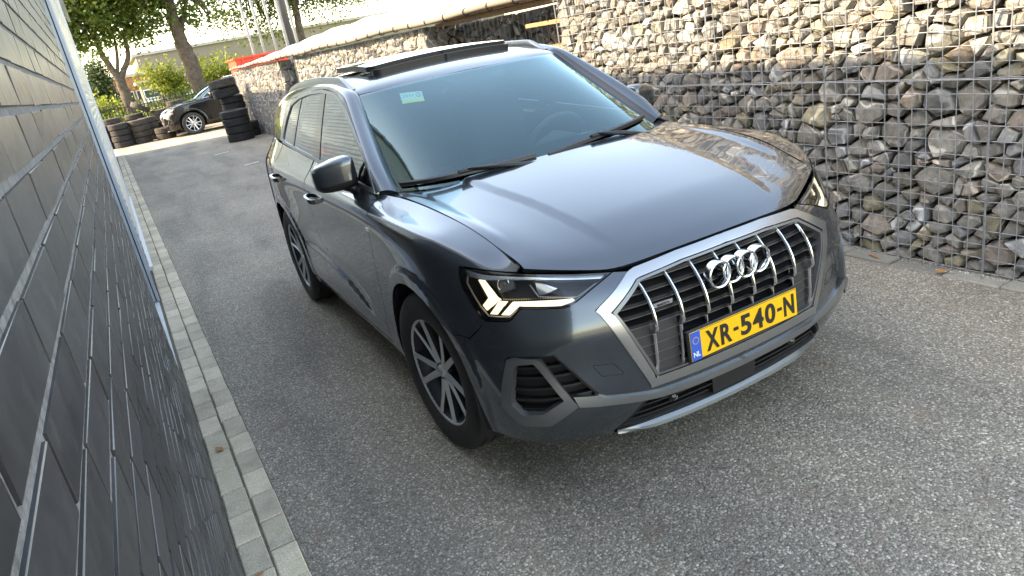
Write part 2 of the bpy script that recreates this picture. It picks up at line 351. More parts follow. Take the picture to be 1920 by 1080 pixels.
# doorway: light sill, aluminium jamb with dark gaskets, glazed leaf set back
Acc().box((-.30, 1.495, -.03), (-.012, 3.93, .028)).build('door_sill', 'threshold', bld)
a = Acc().box((-.17, 1.494, .03), (-.05, 1.53, 2.5)).build('door_jamb', 'aluminium_grey', bld)
leaf = Acc(); leaf.box((-.155, 1.56, .04), (-.11, 1.66, 2.45)); leaf.box((-.155, 3.72, .04), (-.11, 3.82, 2.45)); leaf.box((-.155, 1.66, .04), (-.11, 3.72, .2)); leaf.box((-.155, 1.66, 2.3), (-.11, 3.72, 2.45))
dl = leaf.build('door_leaf', 'aluminium_grey', bld); Acc().box((-.14, 1.66, .2), (-.125, 3.72, 2.3)).build('pane', 'privacy_glass', dl)
x = -.185
for w, m_, nm, dy in ((.045, 'aluminium_grey', 'jamb_profile', 0), (.016, 'gasket', 'gasket', .012), (.026, 'aluminium_grey', 'jamb_profile', .004), (.011, 'gasket', 'gasket', .014), (.024, 'frame_white', 'jamb_profile', .0), (.009, 'gasket', 'gasket', .012), (.022, 'aluminium_grey', 'jamb_profile', .006), (.009, 'gasket', 'gasket', .012), (.022, 'aluminium_grey', 'jamb_profile', .003)):
    Acc().box((x, 3.86 + dy, .035), (x + w - .0005, 4.0, 2.62)).build(nm, m_, bld); x += w
Acc().box((-.3, 1.494, 2.455), (-.02, 4.0, 2.62)).build('door_head', 'aluminium_grey', bld)
# ribbed cladding: horizontal ribs, on the lower wall beyond the door and over everything above
def ribs(name, y0, y1, z0, z1, x0, am=.009):
    V = []; F = []; ny = max(2, int((y1 - y0) / .45)); z = z0; prof = []
    while z < z1: prof += [(x0, z), (x0, z + .022), (x0 + am, z + .030), (x0 + am, z + .052)]; z += .06
    yy = np.linspace(y0, y1, ny + 1)
    for y in yy:
        for (px_, z) in prof: V.append((px_ + .0025 * math.sin(y * 2.1 + z * 1.3) + .0018 * math.sin(y * 5.3 - z * 2.2), y, z))
    m_ = len(prof); F = [(j * m_ + i, (j + 1) * m_ + i, (j + 1) * m_ + i + 1, j * m_ + i + 1) for j in range(ny) for i in range(m_ - 1)]
    o = mk(name, V, F, 'ribbed_steel', bld); return o
ribs('ribbed_panel', 4.02, 9.4, .30, 2.62, .006, .0035); ribs('ribbed_panel', -3.05, 9.4, 2.64, H - .04, -.01); ribs('ribbed_panel', 9.5, 22.95, .9, H - .04, -.085)
Acc().box((-.02, 4.02, .27), (.035, 9.4, .30)).build('cladding_sill', 'frame_white', bld); Acc().box((-.03, 9.38, .27), (.03, 9.46, H - .05)).build('corner_trim', 'frame_white', bld)
Acc().box((-.03, 3.995, .27), (.007, 4.03, 2.63)).build('corner_trim', 'frame_white', bld); Acc().box((-.2, 4.02, 0), (-.04, 9.45, .27)).build('plinth', 'render_brown', bld)
Acc().box((-9.1, -3.1, H - .02), (.06, 23.06, H + .0)).build('roof', 'aluminium_grey', bld); Acc().box((.0, -3.1, H - .14), (.075, 23.06, H - .022)).build('gutter', 'aluminium_grey', bld)

# ---- gabion walls: cages of rough stones
def vor_cells(L, Ht, dens, rnd, stretch=1.25):
    """power-diagram cells: uneven, tightly packed blocks in the (along, up) plane"""
    n = int(L * Ht * dens); pts = []
    for _ in range(n * 6):
        if len(pts) >= n: break
        w = rnd.uniform(0, 1) ** 1.9; r = .026 + .068 * w; p = (rnd.uniform(0, L), rnd.uniform(0, Ht), r)
        if all((p[0] - q[0]) ** 2 / stretch ** 2 + (p[1] - q[1]) ** 2 > (.78 * (p[2] + q[2])) ** 2 for q in pts): pts.append(p)
    A = np.array(pts); out = []
    for i, (x, y, r) in enumerate(pts):
        d = (A[:, 0] - x) ** 2 / stretch ** 2 + (A[:, 1] - y) ** 2; nb = np.argsort(d)[1:22]
        poly = [(x - .2, y - .16), (x + .2, y - .16), (x + .2, y + .16), (x - .2, y + .16)]
        for j in nb:
            X, Y, R = pts[j]; ax, ay = (X - x) / stretch ** 2, Y - y; c = ((X * X - x * x) / stretch ** 2 + Y * Y - y * y - (R * R - r * r) * 1.0) / 2
            new = []
            for k in range(len(poly)):
                p, q = poly[k], poly[(k + 1) % len(poly)]; sp, sq = ax * p[0] + ay * p[1] - c, ax * q[0] + ay * q[1] - c
                if sp <= 0: new.append(p)
                if sp * sq < 0: t = sp / (sp - sq); new.append((p[0] + t * (q[0] - p[0]), p[1] + t * (q[1] - p[1])))
            poly = new
            if len(poly) < 3: break
        if len(poly) >= 3: out.append(([(min(max(a, 0), L), min(max(b, .005), Ht)) for a, b in poly], r))
    return out
def rock(poly, rnd, back=0.):
    """angular stone filling a cell: returns hull verts/faces in (normal, along, up); the front faces +normal"""
    P = np.array(poly); c = P.mean(0); rad = np.sqrt(max(1e-5, abs(np.sum(P[:, 0] * np.roll(P[:, 1], -1) - P[:, 1] * np.roll(P[:, 0], -1)) / 2) / math.pi))
    pts = []; k = rnd.uniform(.85, .965) if rnd.random() > .16 else rnd.uniform(.68, .84); dep = rnd.uniform(-.035, .0) * min(1, rad / .06) - back; tl = (rnd.uniform(-.35, .35), rnd.uniform(-.45, .25))
    for p in P:
        d = p - c; j = lambda s: rnd.uniform(-s, s)
        for s_, h in ((rnd.uniform(.60, .82), -.004), (k, -.038 - rnd.uniform(0, .03)), (k * rnd.uniform(.5, .8), -.13)):
            q = c + d * s_ + np.array([j(.05), j(.05)]) * rad; pts.append((dep + h + (tl[0] * (q[0] - c[0]) + tl[1] * (q[1] - c[1]) if h > -.1 else 0) + j(.007), q[0], q[1]))
    for _ in range(2): q = c + np.array([rnd.uniform(-.3, .3), rnd.uniform(-.3, .3)]) * rad; pts.append((dep + rnd.uniform(.0, .012) + tl[0] * (q[0] - c[0]) + tl[1] * (q[1] - c[1]), q[0], q[1]))
    m = max(p[0] for p in pts)
    if m > -.004 - back: pts = [(p[0] - m - .004 - back, p[1], p[2]) for p in pts]
    bm = bmesh.new(); vs_ = [bm.verts.new(p) for p in pts]; r = bmesh.ops.convex_hull(bm, input=vs_)
    bmesh.ops.delete(bm, geom=[v for v in bm.verts if not v.link_faces], context='VERTS'); bmesh.ops.recalc_face_normals(bm, faces=bm.faces)
    bm.verts.index_update(); V = [tuple(v.co) for v in bm.verts]; F = [tuple(v.index for v in f.verts) for f in bm.faces]; bm.free(); return V, F, c
def stone_tone(rnd):
    b = rnd.uniform(.62, 1.25); w = rnd.random()
    if w < .07: return (b * 1.10, b * 1.02, b * .78)
    if w < .24: return (b * 1.1, b * .98, b * .9)
    if w < .45: return (b * .93, b * .98, b * 1.05)
    return (b, b * .985, b * .95)
def gabion(name, label, loc, rz, L, Ht, depth, dens, nparts, seed, wires, ends=(False, False), tint=1.0, panel=.48):
    """local frame: x = outward normal of the stone face, y = along, z = up"""
    rnd = random.Random(seed); root = empty(name, loc, rz); root.matrix_basis = Matrix.Translation(loc) @ Matrix.Rotation(rz, 4, 'Z')
    tag(root, label, 'gabion wall'); W = root.matrix_basis; faces = [((0, 0), L, 'f')]
    stones = []; 
    def put(cells, fn, back=0.):
        for poly, r in cells:
            V, F, c = rock(poly, rnd, back); V = [fn(v) for v in V]; cc = np.mean(V, 0); t = tuple(x * tint for x in stone_tone(rnd)); stones.append((V, F, cc, t, r, back))
    put(vor_cells(L, Ht, dens, rnd), lambda v: v); put(vor_cells(L, Ht, dens * .5, rnd), lambda v: v, .15)
    if ends[0]: put(vor_cells(depth, Ht, dens, rnd), lambda v: (-v[1], -v[0], v[2]))
    if ends[1]: put(vor_cells(depth, Ht, dens, rnd), lambda v: (-v[1], L + v[0], v[2]))
    def size(s):
        p = W @ Vector(s[2]); return -(s[4] / (p - CAMP).length if (s[5] == 0 and seen(p, .02)) else 0)
    stones.sort(key=size); joined = Acc(); n = 0
    for V, F, c, t, r, b in stones:
        if n < nparts and b == 0 and seen(W @ Vector(c), .05):
            o = mk('stone', [(v[0] - c[0], v[1] - c[1], v[2] - c[2]) for v in V], F, 'stone', root, tone=t); o.location = c; n += 1
        else: joined.add(V, F, t)
    tag(joined.build('stones_beyond', 'stone', root), kind='stuff')
    Acc().box((-depth, .12 if ends[0] else 0, 0), (-.24, L - (.12 if ends[1] else 0), Ht - .1)).build('cage_light_block', 'black_matt', root)  # black box added behind the stones to stop light leaking through
    # welded mesh
    m = Acc(); dv, dh, rw = wires; rndw = random.Random(seed + 1); z = .02
    def wire(p, q, r, n=6):
        k = max(2, int((Vector(q) - Vector(p)).length / .16)); pts = []
        for i in range(k + 1):
            t = i / k; pts.append(tuple(p[a] + (q[a] - p[a]) * t + (rndw.uniform(-.0022, .0022) if 0 < i < k else 0) for a in range(3)))
        m.tube(pts, r, n, False)
    while z < Ht + .01: wire((.006, 0, z), (.006, L, z), rw, 5); z += dh
    y = 0.; 
    while y < L + .001: wire((.0125, y, 0), (.0125, y, Ht), rw, 5); y += dv
    if panel:
        y = 0.; 
        while y < L: wire((.015, y + .016, 0), (.015, y + .012, Ht), rw * 1.25, 5); y += panel
    for e, yy in ((ends[0], -.006), (ends[1], L + .006)):
        if e:
            z = .02
            while z < Ht: wire((0, yy, z), (-depth, yy, z), rw, 4); z += dh
            x_ = 0.
            while x_ < depth: wire((-x_, yy, 0), (-x_, yy, Ht), rw, 4); x_ += dv
    y = 0.
    for k in range(int(L / panel) if panel else 0):       # tie rings where the panels meet
        for zz in np.arange(.1, Ht, .31): 
            zc = zz + rndw.uniform(-.05, .05); m.tube([(.016 + .011 * math.cos(a), k * panel + .008 + .013 * math.sin(a), zc + .002 * a) for a in np.linspace(0, 6.6, 9)], rw * .8, 4, False)
    for zz in (Ht * .5,): wire((.014, 0, zz + .012), (.014, L, zz + .012), rw * 1.2, 5)
    m.build('wire_mesh', 'galvanised', root, smooth=True); return root
# facing the driveway: outward normal -X  -> rotate by 180 degrees; along then runs towards -Y
near = gabion('gabion_wall', 'tall grey stone gabion wall in wire cages beside the bonnet of the car', (1.975, 3.27, 0), math.pi, 5.4, 2.02, .9, 104, 300, 11, (.0802, .0775, .0027), (True, False))
gabion('gabion_wall', 'long gabion wall behind the car roof, under the white tarpaulin', (1.80, 13.6, 0), math.pi + .012, 7.3, 1.82, .9, 66, 300, 12, (.1, .1, .0025), (True, True), 1.12)
gabion('gabion_wall', 'far gabion wall section ending beside the stacked tyres', (1.66, 21.6, 0), math.pi + .012, 6.6, 1.82, .9, 62, 120, 13, (.1, .1, .0025), (True, True), 1.12)
gabion('gabion_wall', 'brownish gabion wall set back behind upright wires, beyond the car roof', (2.40, 6.29, 0), math.pi, 3.0, 1.78, .5, 60, 220, 14, (.12, .6, .005), (False, False), .95, None)
gabion('gabion_wall', 'narrow recessed piece of gabion wall between the two far sections', (2.6, 17.0, 0), math.pi, 4.0, 1.82, .5, 40, 60, 15, (.12, .4, .005), (False, False), .8, None)
# kerb along the foot of the near wall, with swept-up grit
ks = empty('kerb_strip', (1.86, 0, 0)); tag(ks, kind='structure'); rnd = random.Random(5)
for j in range(18):
    y = -1.95 + j * .305; o = Acc().box((-.005 + rnd.uniform(-.003, .003), y, -.05), (.105, y + .299, .012 + rnd.uniform(-.004, .006))).build('kerb_stone', 'kerb_stone', ks); bevel(o, .006); o.rotation_euler.z = rnd.uniform(-.006, .006) * .3
grit = Acc()
for i in range(2600):
    y = rnd.uniform(-1.6, 3.2); x = 1.965 - abs(rnd.gauss(0, .055)) + .02; s = rnd.uniform(.002, .0065); z = (.013 if x > 1.86 else .001) + s * .3; t = rnd.uniform(.5, 1.5); a = rnd.uniform(0, 6.3)
    q = [(math.cos(a + k * 2.1) * s * rnd.uniform(.7, 1.3), math.sin(a + k * 2.1) * s * rnd.uniform(.7, 1.3)) for k in range(3)]
    grit.add([(x + u, y + v, z - s * .4) for u, v in q] + [(x, y, z + s * .7)], [(0, 1, 3), (1, 2, 3), (2, 0, 3)], (t, t * .97, t * .9))
tag(grit.build('grit', 'stone'), 'loose grit and stone chips swept against the foot of the gabion wall', 'grit', kind='stuff')
def dead_leaf(x, y, z, s, rz, label):
    a = Acc(); pts = [(0, -1), (.35, -.5), (.55, 0), (.3, .3), (.25, .8), (0, 1), (-.25, .7), (-.3, .3), (-.6, .05), (-.35, -.5)]; V = [(0, 0, .004)]
    V += [(u * s, v * s, .003 + .35 * s * abs(u)) for u, v in pts]; a.add(V, [(0, i, i % 10 + 1) for i in range(1, 11)])
    o = a.build('dead_leaf', 'dead_leaf'); o.location = (x, y, z); o.rotation_euler = (.15, .1, rz); tag(o, label, 'leaf', 'fallen leaves')
dead_leaf(-1.808, .76, .021, .03, .6, 'curled brown leaf on the pavers nearest the brick wall'); dead_leaf(-1.80, -.32, .021, .02, 2., 'tiny brown leaf on the pavers at the bottom edge')
for i, (x, y) in enumerate(((1.88, -.02), (1.875, .33), (1.90, .02), (1.87, -.42))): dead_leaf(x, y, .018, .022 + .004 * i, i * 1.3, ['brown leaf on the kerb below the gabion wall, middle of three', 'brown leaf on the kerb just past the headlight', 'pale brown leaf touching the gabion mesh at the kerb', 'brown leaf on the kerb nearest the right edge'][i])
# ---- tarpaulin over the far walls, its hem pipe and clips
tp = empty('tarpaulin', (1.93, 3.4, 1.84)); tag(tp, 'long white tarpaulin bulging along the top of the gabion walls', 'tarpaulin')
V = []; F = []; nn = 40; mm = 11
for i in range(nn):
    y = i * 18.4 / (nn - 1); xo = -.012 * y - .02
    for k in range(mm):
        a = math.pi * k / (mm - 1); sag = .02 * math.sin(i * 1.7); hh = .26 * max(.1, 1 - max(0, y - 8) / 9.5); V.append((xo + .35 - .42 * math.cos(a), y, .05 + (hh + sag) * math.sin(a) ** .8))
F = [(i * mm + k, (i + 1) * mm + k, (i + 1) * mm + k + 1, i * mm + k + 1) for i in range(nn - 1) for k in range(mm - 1)]
mk('sheet', V, F, 'tarpaulin', tp, True)
hem = Acc().tube([(-.10 - .012 * y, y, .035 + .012 * math.sin(y * 1.9)) for y in np.linspace(0, 18.4, 40)], .032, 8); hem.build('hem_pipe', 'beige_wall', tp, True)
for y in np.arange(.3, 18.3, .55): 
    Acc().tube([(-.10 - .012 * y + .04 * math.cos(a), y, .035 + .04 * math.sin(a)) for a in np.linspace(0, 6.4, 12)], .007, 5).build('clip', 'gasket', tp, True)
def board(x0, y0, z0, dx, dy, dz, label, m_='timber'):
    o = Acc().box((0, 0, 0), (dx, dy, dz)).build('timber_board', m_); bevel(o, .004); o.location = (x0, y0, z0); tag(o, label, 'board', 'timber boards in the gap between gabion walls'); return o
board(2.05, 3.3, 1.36, .3, .62, .045, 'lower wooden board jutting out past the end of the near gabion wall'); board(2.08, 3.3, 1.60, .28, .75, .04, 'upper wooden board jutting out past the end of the near gabion wall')
board(2.06, 3.29, 1.79, .34, 3.0, .045, 'long brown timber plank lying along the top of the recessed gabion wall'); board(2.0, 3.45, 1.84, .24, 2.8, .03, 'long pale timber plank on top of the brown plank')

# ---- tyres
def tyre_mesh(R, r_in, w, grooves=True):
    prof = [(r_in, -.42 * w), (r_in + .012, -.47 * w), (r_in + .045, -.5 * w), (R - .045, -.5 * w), (R - .018, -.465 * w), (R - .006, -.41 * w)]
    t = []
    for a in (-.36, -.14, .10, .32): t += [(R, a * w), (R - .007, (a + .012) * w), (R - .007, (a + .05) * w), (R, (a + .062) * w)]
    prof += t + [(R - .006, .41 * w), (R - .018, .465 * w), (R - .045, .5 * w), (r_in + .045, .5 * w), (r_in + .012, .47 * w), (r_in, .42 * w)]
    return prof
tyre_src = {}
def loose_tyre(x, y, z, R, w, label, group, tilt=(0, 0), m_='rubber'):
    k = (R, w, m_)
    if k not in tyre_src:
        o = Acc().lathe(tyre_mesh(R, R * .64, w), 'z', 32, close=True).build('tyre', m_, smooth=True); o.data.set_sharp_from_angle(angle=.7); fixn(o); tyre_src[k] = o
    else: o = link(bpy.data.objects.new('tyre', tyre_src[k].data))
    o.location = (x, y, z + w / 2); o.rotation_euler = (tilt[0], tilt[1], random.uniform(0, 6)); tag(o, label, 'tyre', group); return o
LV = ['bottom', 'second', 'third', 'fourth', 'fifth', 'sixth', 'seventh', 'eighth']
def stack(x, y, n, R, w, where, group, lean=(0, 0), m_='rubber'):
    for i in range(n):
        lv = 'top' if i == n - 1 else LV[i]
        loose_tyre(x + lean[0] * i + random.uniform(-.012, .012), y + lean[1] * i, i * (w + .002), R, w, f'black tyre, {lv} of {where}', group, (random.uniform(-.012, .012), random.uniform(-.012, .012)), m_)
G1 = 'tyres stacked beside the far gabion wall'; G2 = 'tyres stacked in front of the fence'
stack(.98, 18.75, 4, .355, .205, 'the front four-high stack beside the far gabion wall', G1, (-.006, 0))
stack(1.30, 19.5, 2, .33, .20, 'the low stack tucked behind the front stack at the gabion wall', G1)
stack(1.22, 20.3, 6, .33, .19, 'the tall stack behind the front stack at the gabion wall', G1)
loose_tyre(1.10, 20.25, 1.16, .37, .235, 'wide tyre lying askew high on the tall stack at the gabion wall', G1, (.10, .06)); loose_tyre(1.06, 20.2, 1.41, .37, .24, 'topmost wide brownish tyre on the tall stack at the gabion wall', G1, (-.04, .05), 'tread_dirty')
for i, (x, y, n) in enumerate(((-2.42, 27.5, 4), (-1.92, 27.1, 4), (-1.28, 27.25, 4), (-.92, 28.1, 4), (-.52, 26.75, 2))):
    stack(x, y, n, .335, .205, ['the stack nearest the building corner', 'the second stack from the building corner', 'the third stack from the building corner', 'the stack half hidden behind the low pair of tyres', 'the low pair in front of the dark car'][i], G2, m_='rubber' if i < 2 else 'tread_dirty')
for i, (x, y, n) in enumerate(((-2.1, 28.6, 5), (-1.3, 28.8, 5), (-.35, 28.6, 5), (.25, 28.9, 6))):
    stack(x, y, n, .335, .2, ['the back-row stack behind the building corner', 'the back-row stack behind the third stack', 'the back-row stack left of the dark car', 'the tall back-row stack behind the nose of the dark car'][i], G2, m_='tread_dirty')
loose_tyre(-1.0, 28.5, 1.1, .335, .2, 'brown tyre leaning askew on top of the back row of stacks', G2, (.5, .3), 'tread_dirty')

# ---- fence, trees and shrubs beyond
fen = empty('fence', (-14, 31.2, .33)); tag(fen, 'black iron railing fence behind the tyres and the dark car', 'fence')
for i in range(230):
    o = Acc().box((-.016, -.016, 0), (.016, .016, 1.08)).add([(-.02, -.02, 1.08), (.02, -.02, 1.08), (.02, .02, 1.08), (-.02, .02, 1.08), (0, 0, 1.17)], [(0, 1, 4), (1, 2, 4), (2, 3, 4), (3, 0, 4)]).build('picket', 'fence_black', fen) if i == 0 else link(bpy.data.objects.new('picket', pick), fen)
    if i == 0: pick = o.data
    o.location = (i * .125, 0, 0)
for z in (.12, .92): Acc().box((-.1, -.015, z), (28.8, .015, z + .04)).build('rail', 'fence_black', fen)
def leaves(a, centre, rad, n, size, rnd, droop=0., clump=26):
    """clusters of leaf-sized faces spread through a crown's volume"""
    C = np.array(centre); R = np.array(rad); cl = []
    for _ in range(max(4, n // clump)):
        while True:
            d = np.array([rnd.uniform(-1, 1) for _ in range(3)])
            if .12 < (d ** 2).sum() < 1: break
        d *= rnd.uniform(.82, 1.12); cl.append(C + d * R)
    for c in cl:
        sc = rnd.uniform(.16, .42); tone = rnd.uniform(0, 1)
        for _ in range(clump):
            p = c + np.array([rnd.gauss(0, 1), rnd.gauss(0, 1), rnd.gauss(0, .8)]) * sc; p[2] -= droop * abs(rnd.gauss(0, 1)) * sc * 2.
            u = np.array([rnd.gauss(0, 1), rnd.gauss(0, 1), rnd.gauss(0, .6)]); u /= np.linalg.norm(u); w = np.cross(u, [rnd.gauss(0, 1), rnd.gauss(0, 1), rnd.gauss(0, 1)]); w /= np.linalg.norm(w) + 1e-6
            s = size * rnd.uniform(.6, 1.3); t = min(1, max(0, tone * .6 + rnd.uniform(0, .4)))
            a.add([p - u * s * .5, p + w * s * .3, p + u * s * .5, p - w * s * .3], [(0, 1, 2, 3)], (t, t, t))
def tree(name, label, base, trunk, limbs, crowns, lm, n, size, seed, droop=0.):
    rnd = random.Random(seed); root = empty(name, base); B = np.array(base); tag(root, label, 'tree', 'trees behind the fence')
    a = Acc(); 
    def wig(path, r0, r1):
        P = np.array(path, float); t = np.linspace(0, len(P) - 1, 4 * len(P)); Q = np.stack([np.interp(t, range(len(P)), P[:, k]) for k in range(3)], 1)
        Q[1:-1] = (Q[:-2] + 2 * Q[1:-1] + Q[2:]) / 4; Q[1:-1] += np.array([[rnd.gauss(0, 1) for _ in range(3)] for _ in range(len(Q) - 2)]) * r1 * .08
        a.tube(Q - B, np.linspace(r0, r1, len(Q)) * np.array([rnd.uniform(.985, 1.015) for _ in Q]), 12)
    wig(*trunk)
    for l in limbs: wig(*l)
    for (c, r) in crowns:                                      # thinner branches reaching into the crown
        for _ in range(7):
            st = np.array(limbs[rnd.randrange(len(limbs))][0][-1]); e = np.array(c) + np.array([rnd.uniform(-.8, .8) * r[k] for k in range(3)]); m_ = (st + e) / 2 + np.array([0, 0, rnd.uniform(-.2, .5)])
            wig([st, m_, e], .07, .015)
    a.build('trunk', 'bark', root, True); L = Acc()
    for c, r in crowns: leaves(L, np.array(c) - B, r, int(n * r[0] * r[1] * r[2] / 9), size, rnd, droop)
    L.build('crown', lm, root)
tree('maple_tree', 'forked broadleaf tree behind the fence, left of the thick leaning trunk', (-1.3, 34, .35),
     ([(-1.3, 34, .35), (-1.25, 34, 1.6), (-1.28, 34, 2.5)], .24, .2),
     [([(-1.3, 34, 2.4), (-1.45, 34, 2.9), (-1.65, 34, 3.6), (-1.62, 34, 4.6), (-1.5, 34.1, 6)], .15, .07), ([(-1.25, 34, 2.4), (-1.0, 34, 2.75), (-.65, 34, 3.2), (-.55, 34, 3.9), (-.2, 34.1, 5.2)], .14, .06), ([(-1.3, 34, 2.6), (-1.1, 34, 3.2), (-.95, 34.1, 3.9), (-.9, 34.3, 5)], .08, .04)],
     [((-1.7, 34.2, 6.3), (2.6, 2.2, 2.3)), ((-3.0, 34.0, 4.9), (1.5, 1.4, 1.0)), ((-.3, 34.3, 4.5), (1.1, 1.2, .8)), ((-1.9, 33.8, 4.1), (1.0, 1., .65)), ((.6, 34.2, 6.2), (1.6, 1.5, 1.3))], 'leaf_green', 9500, .19, 21)
tree('maple_tree', 'thick leaning tree trunk with leafy crown behind the dark car', (1.9, 34, .35),
     ([(1.9, 34, .35), (1.76, 34, 1.8), (1.68, 34, 2.9), (1.58, 34, 3.5)], .38, .30),
     [([(1.58, 34, 3.4), (1.56, 34, 4.3), (1.65, 34, 5.2), (1.6, 34.2, 7)], .29, .16), ([(1.62, 34, 3.5), (1.9, 34, 4.3), (2.5, 34.1, 5.4)], .14, .06)],
     [((1.6, 34.3, 7.0), (2.6, 2.2, 1.9)), ((.7, 34, 4.7), (1.0, 1.0, .8)), ((2.5, 34, 4.6), (.9, 1.0, .7)), ((.2, 33.8, 5.6), (1.1, 1.0, .9)), ((3.3, 34.4, 6.2), (1.3, 1.3, 1.1))], 'leaf_green', 9500, .19, 22)
tree('birch_tree', 'drooping birch tree behind the flagpoles', (7.2, 36, .35), ([(7.25, 36, .35), (7.3, 36, 2.7), (7.42, 36, 4.6)], .24, .16), [([(7.4, 36, 4.5), (7.5, 36, 6), (7.6, 36.2, 8)], .15, .06), ([(7.35, 36, 4.3), (6.6, 36, 5.6), (5.4, 36, 6.2)], .09, .03), ([(7.4, 36, 4.4), (8.4, 36, 5.5), (10, 36.2, 5.9)], .09, .03)],
     [((6.3, 36, 6.0), (2.5, 1.6, 1.5)), ((4.1, 36, 5.0), (1.1, .9, 1.0)), ((5.3, 36, 4.2), (.9, .8, .9)), ((6.3, 36, 3.6), (.6, .6, .7)), ((8.3, 36, 4.3), (.8, .7, .7)), ((9.2, 36.2, 5.4), (1.8, 1.4, 1.1)), ((10.8, 36, 5.0), (1.0, 1.0, .8)), ((7.6, 36.4, 7.0), (2, 1.6, 1.4))], 'leaf_birch', 9500, .15, 23, .9)
def shrub(name, label, base, crowns, lm, n, size, seed, cat='shrub', group='shrubs behind the fence'):
    rnd = random.Random(seed); root = empty(name, base); B = np.array(base); tag(root, label, cat, group); a = Acc()
    for _ in range(7):
        c, r = crowns[rnd.randrange(len(crowns))]; e = np.array(c) + np.array([rnd.uniform(-.6, .6) * r[k] for k in range(3)]) - B; a.tube([(rnd.uniform(-.1, .1), 0, 0), e * .5 + np.array([0, 0, .1]), e], [.035, .025, .01], 6)
    a.build('stem', 'bark', root, True); L = Acc()
    for c, r in crowns: leaves(L, np.array(c) - B, r, n, size, rnd)
    L.build('crown', lm, root)
shrub('shrub', 'yellow-green shrub between the two tree trunks', (.2, 35.5, .4), [((.35, 35.5, 2.25), (.85, .7, .42)), ((.85, 35.6, 1.75), (.55, .5, .5))], 'leaf_yellow', 1300, .16, 31)
shrub('shrub', 'yellow-green shrub right of the thick tree trunk', (3.1, 35.5, .4), [((3.0, 35.5, 2.0), (1.0, .9, .7)), ((3.7, 35.4, 1.5), (.8, .8, .8)), ((2.5, 35.5, 1.3), (.7, .7, .7))], 'leaf_yellow', 1400, .16, 32)
shrub('shrub', 'low bright green shrub left of the forked tree', (-2.2, 34.6, .4), [((-2.1, 34.6, 1.0), (.9, .7, .55)), ((-2.9, 34.7, 1.1), (.8, .7, .6))], 'leaf_yellow', 2000, .15, 33)
shrub('shrub', 'dark green shrub against the fence between the trees', (.9, 32.4, .4), [((.9, 32.4, .85), (.45, .4, .42))], 'leaf_green', 1300, .12, 34)
shrub('shrub', 'low dark shrub at the fence foot left of the forked tree', (-1.9, 32.2, .4), [((-1.9, 32.2, .65), (.7, .4, .25))], 'leaf_green', 1200, .12, 35)
shrub('conifer', 'small pale conifer left of the forked tree', (-2.3, 38, .4), [((-2.3, 38, 1.2), (.75, .7, .7)), ((-2.2, 38, 2.0), (.5, .5, .6)), ((-2.1, 38, 2.8), (.28, .3, .6))], 'leaf_conifer', 2200, .13, 36, 'tree', 'trees behind the fence')
rndh = random.Random(50); hedge = Acc()
for i in range(30): leaves(hedge, (-13 + i * .95, 37.2 + .4 * math.sin(i), .85 + .2 * math.sin(i * 1.3)), (.75, .6, .30), 420, .15, rndh)
tag(hedge.build('undergrowth', 'leaf_yellow'), 'sunlit yellow-green undergrowth filling the ground behind the fence', 'undergrowth', kind='stuff')
# ---- far buildings
def far_building(loc, label, sx, sy, h, m_, band=None):
    r = empty('far_building', loc); tag(r, label, 'building', 'buildings beyond the trees'); Acc().box((0, 0, -1), (sx, sy, h)).build('wall', m_, r); Acc().box((-.3, -.3, h), (sx + .3, sy + .3, h + .25)).build('roof', 'roof_far', r)
    if band:
        z0, z1, n = band; w = sx / n
        for i in range(n):
            f = Acc().box((i * w + .08, -.06, z0), ((i + 1) * w - .08, -.01, z1)).build('window', 'frame_white', r); Acc().box((i * w + .16, -.09, z0 + .08), ((i + 1) * w - .16, -.062, z1 - .08)).build('pane', 'window_far', f)
        Acc().box((-.1, -.5, z0 - .35), (sx + .1, -.02, z0 - .1)).build('canopy', 'frame_white', r)
    return r
far_building((.4, 66, 0), 'low pale building with a strip of windows seen between the trunks', 9, 6, 2.35, 'beige_wall', (1.15, 1.9, 6))
far_building((1.2, 78, 0), 'large plain beige hall behind the trees', 40, 20, 5.0, 'beige_wall')
far_building((-4.5, 72, 0), 'red-brown brick building left of the beige hall', 7.5, 8, 3.2, 'brick_far', (1.0, 2.0, 5))
# ---- flagpoles, dark mast, red skip behind the far wall
for i, x in enumerate((3.86, 4.3, 4.8, 5.3, 5.72)):
    o = empty('flagpole', (x, 30, 0)); tag(o, ['leftmost white flagpole above the red skip', 'second white flagpole from the left', 'third white flagpole from the left', 'white flagpole just left of the dark mast', 'white flagpole just right of the dark mast'][i], 'flagpole', 'white flagpoles above the gabion wall')
    w_ = .06 if i != 3 else .075
    Acc().tube([(0, 0, .3), (-.03, 0, 3), (-.08, 0, 9)], [w_, w_ * .9, w_ * .6], 12).build('pole', 'white_pole', o, True); Acc().lathe([(0, 9.0), (.06, 9.02), (.07, 9.08), (.04, 9.14), (0, 9.15)], 'z', 12, c=(-.08, 0, 0)).build('finial', 'white_pole', o, True)
ms = empty('mast', (5.52, 30.3, 0)); tag(ms, 'thick dark grey mast standing between white flagpoles', 'mast'); Acc().tube([(0, 0, .3), (0, 0, 10)], [.17, .14], 16).build('shaft', 'dark_post', ms, True); Acc().box((-.3, -.3, .2), (.3, .3, .32)).build('base_plate', 'dark_post', ms)
sk = empty('skip', (2.55, 26.2, 0)); tag(sk, 'red steel skip rising behind the end of the far gabion wall', 'skip'); 
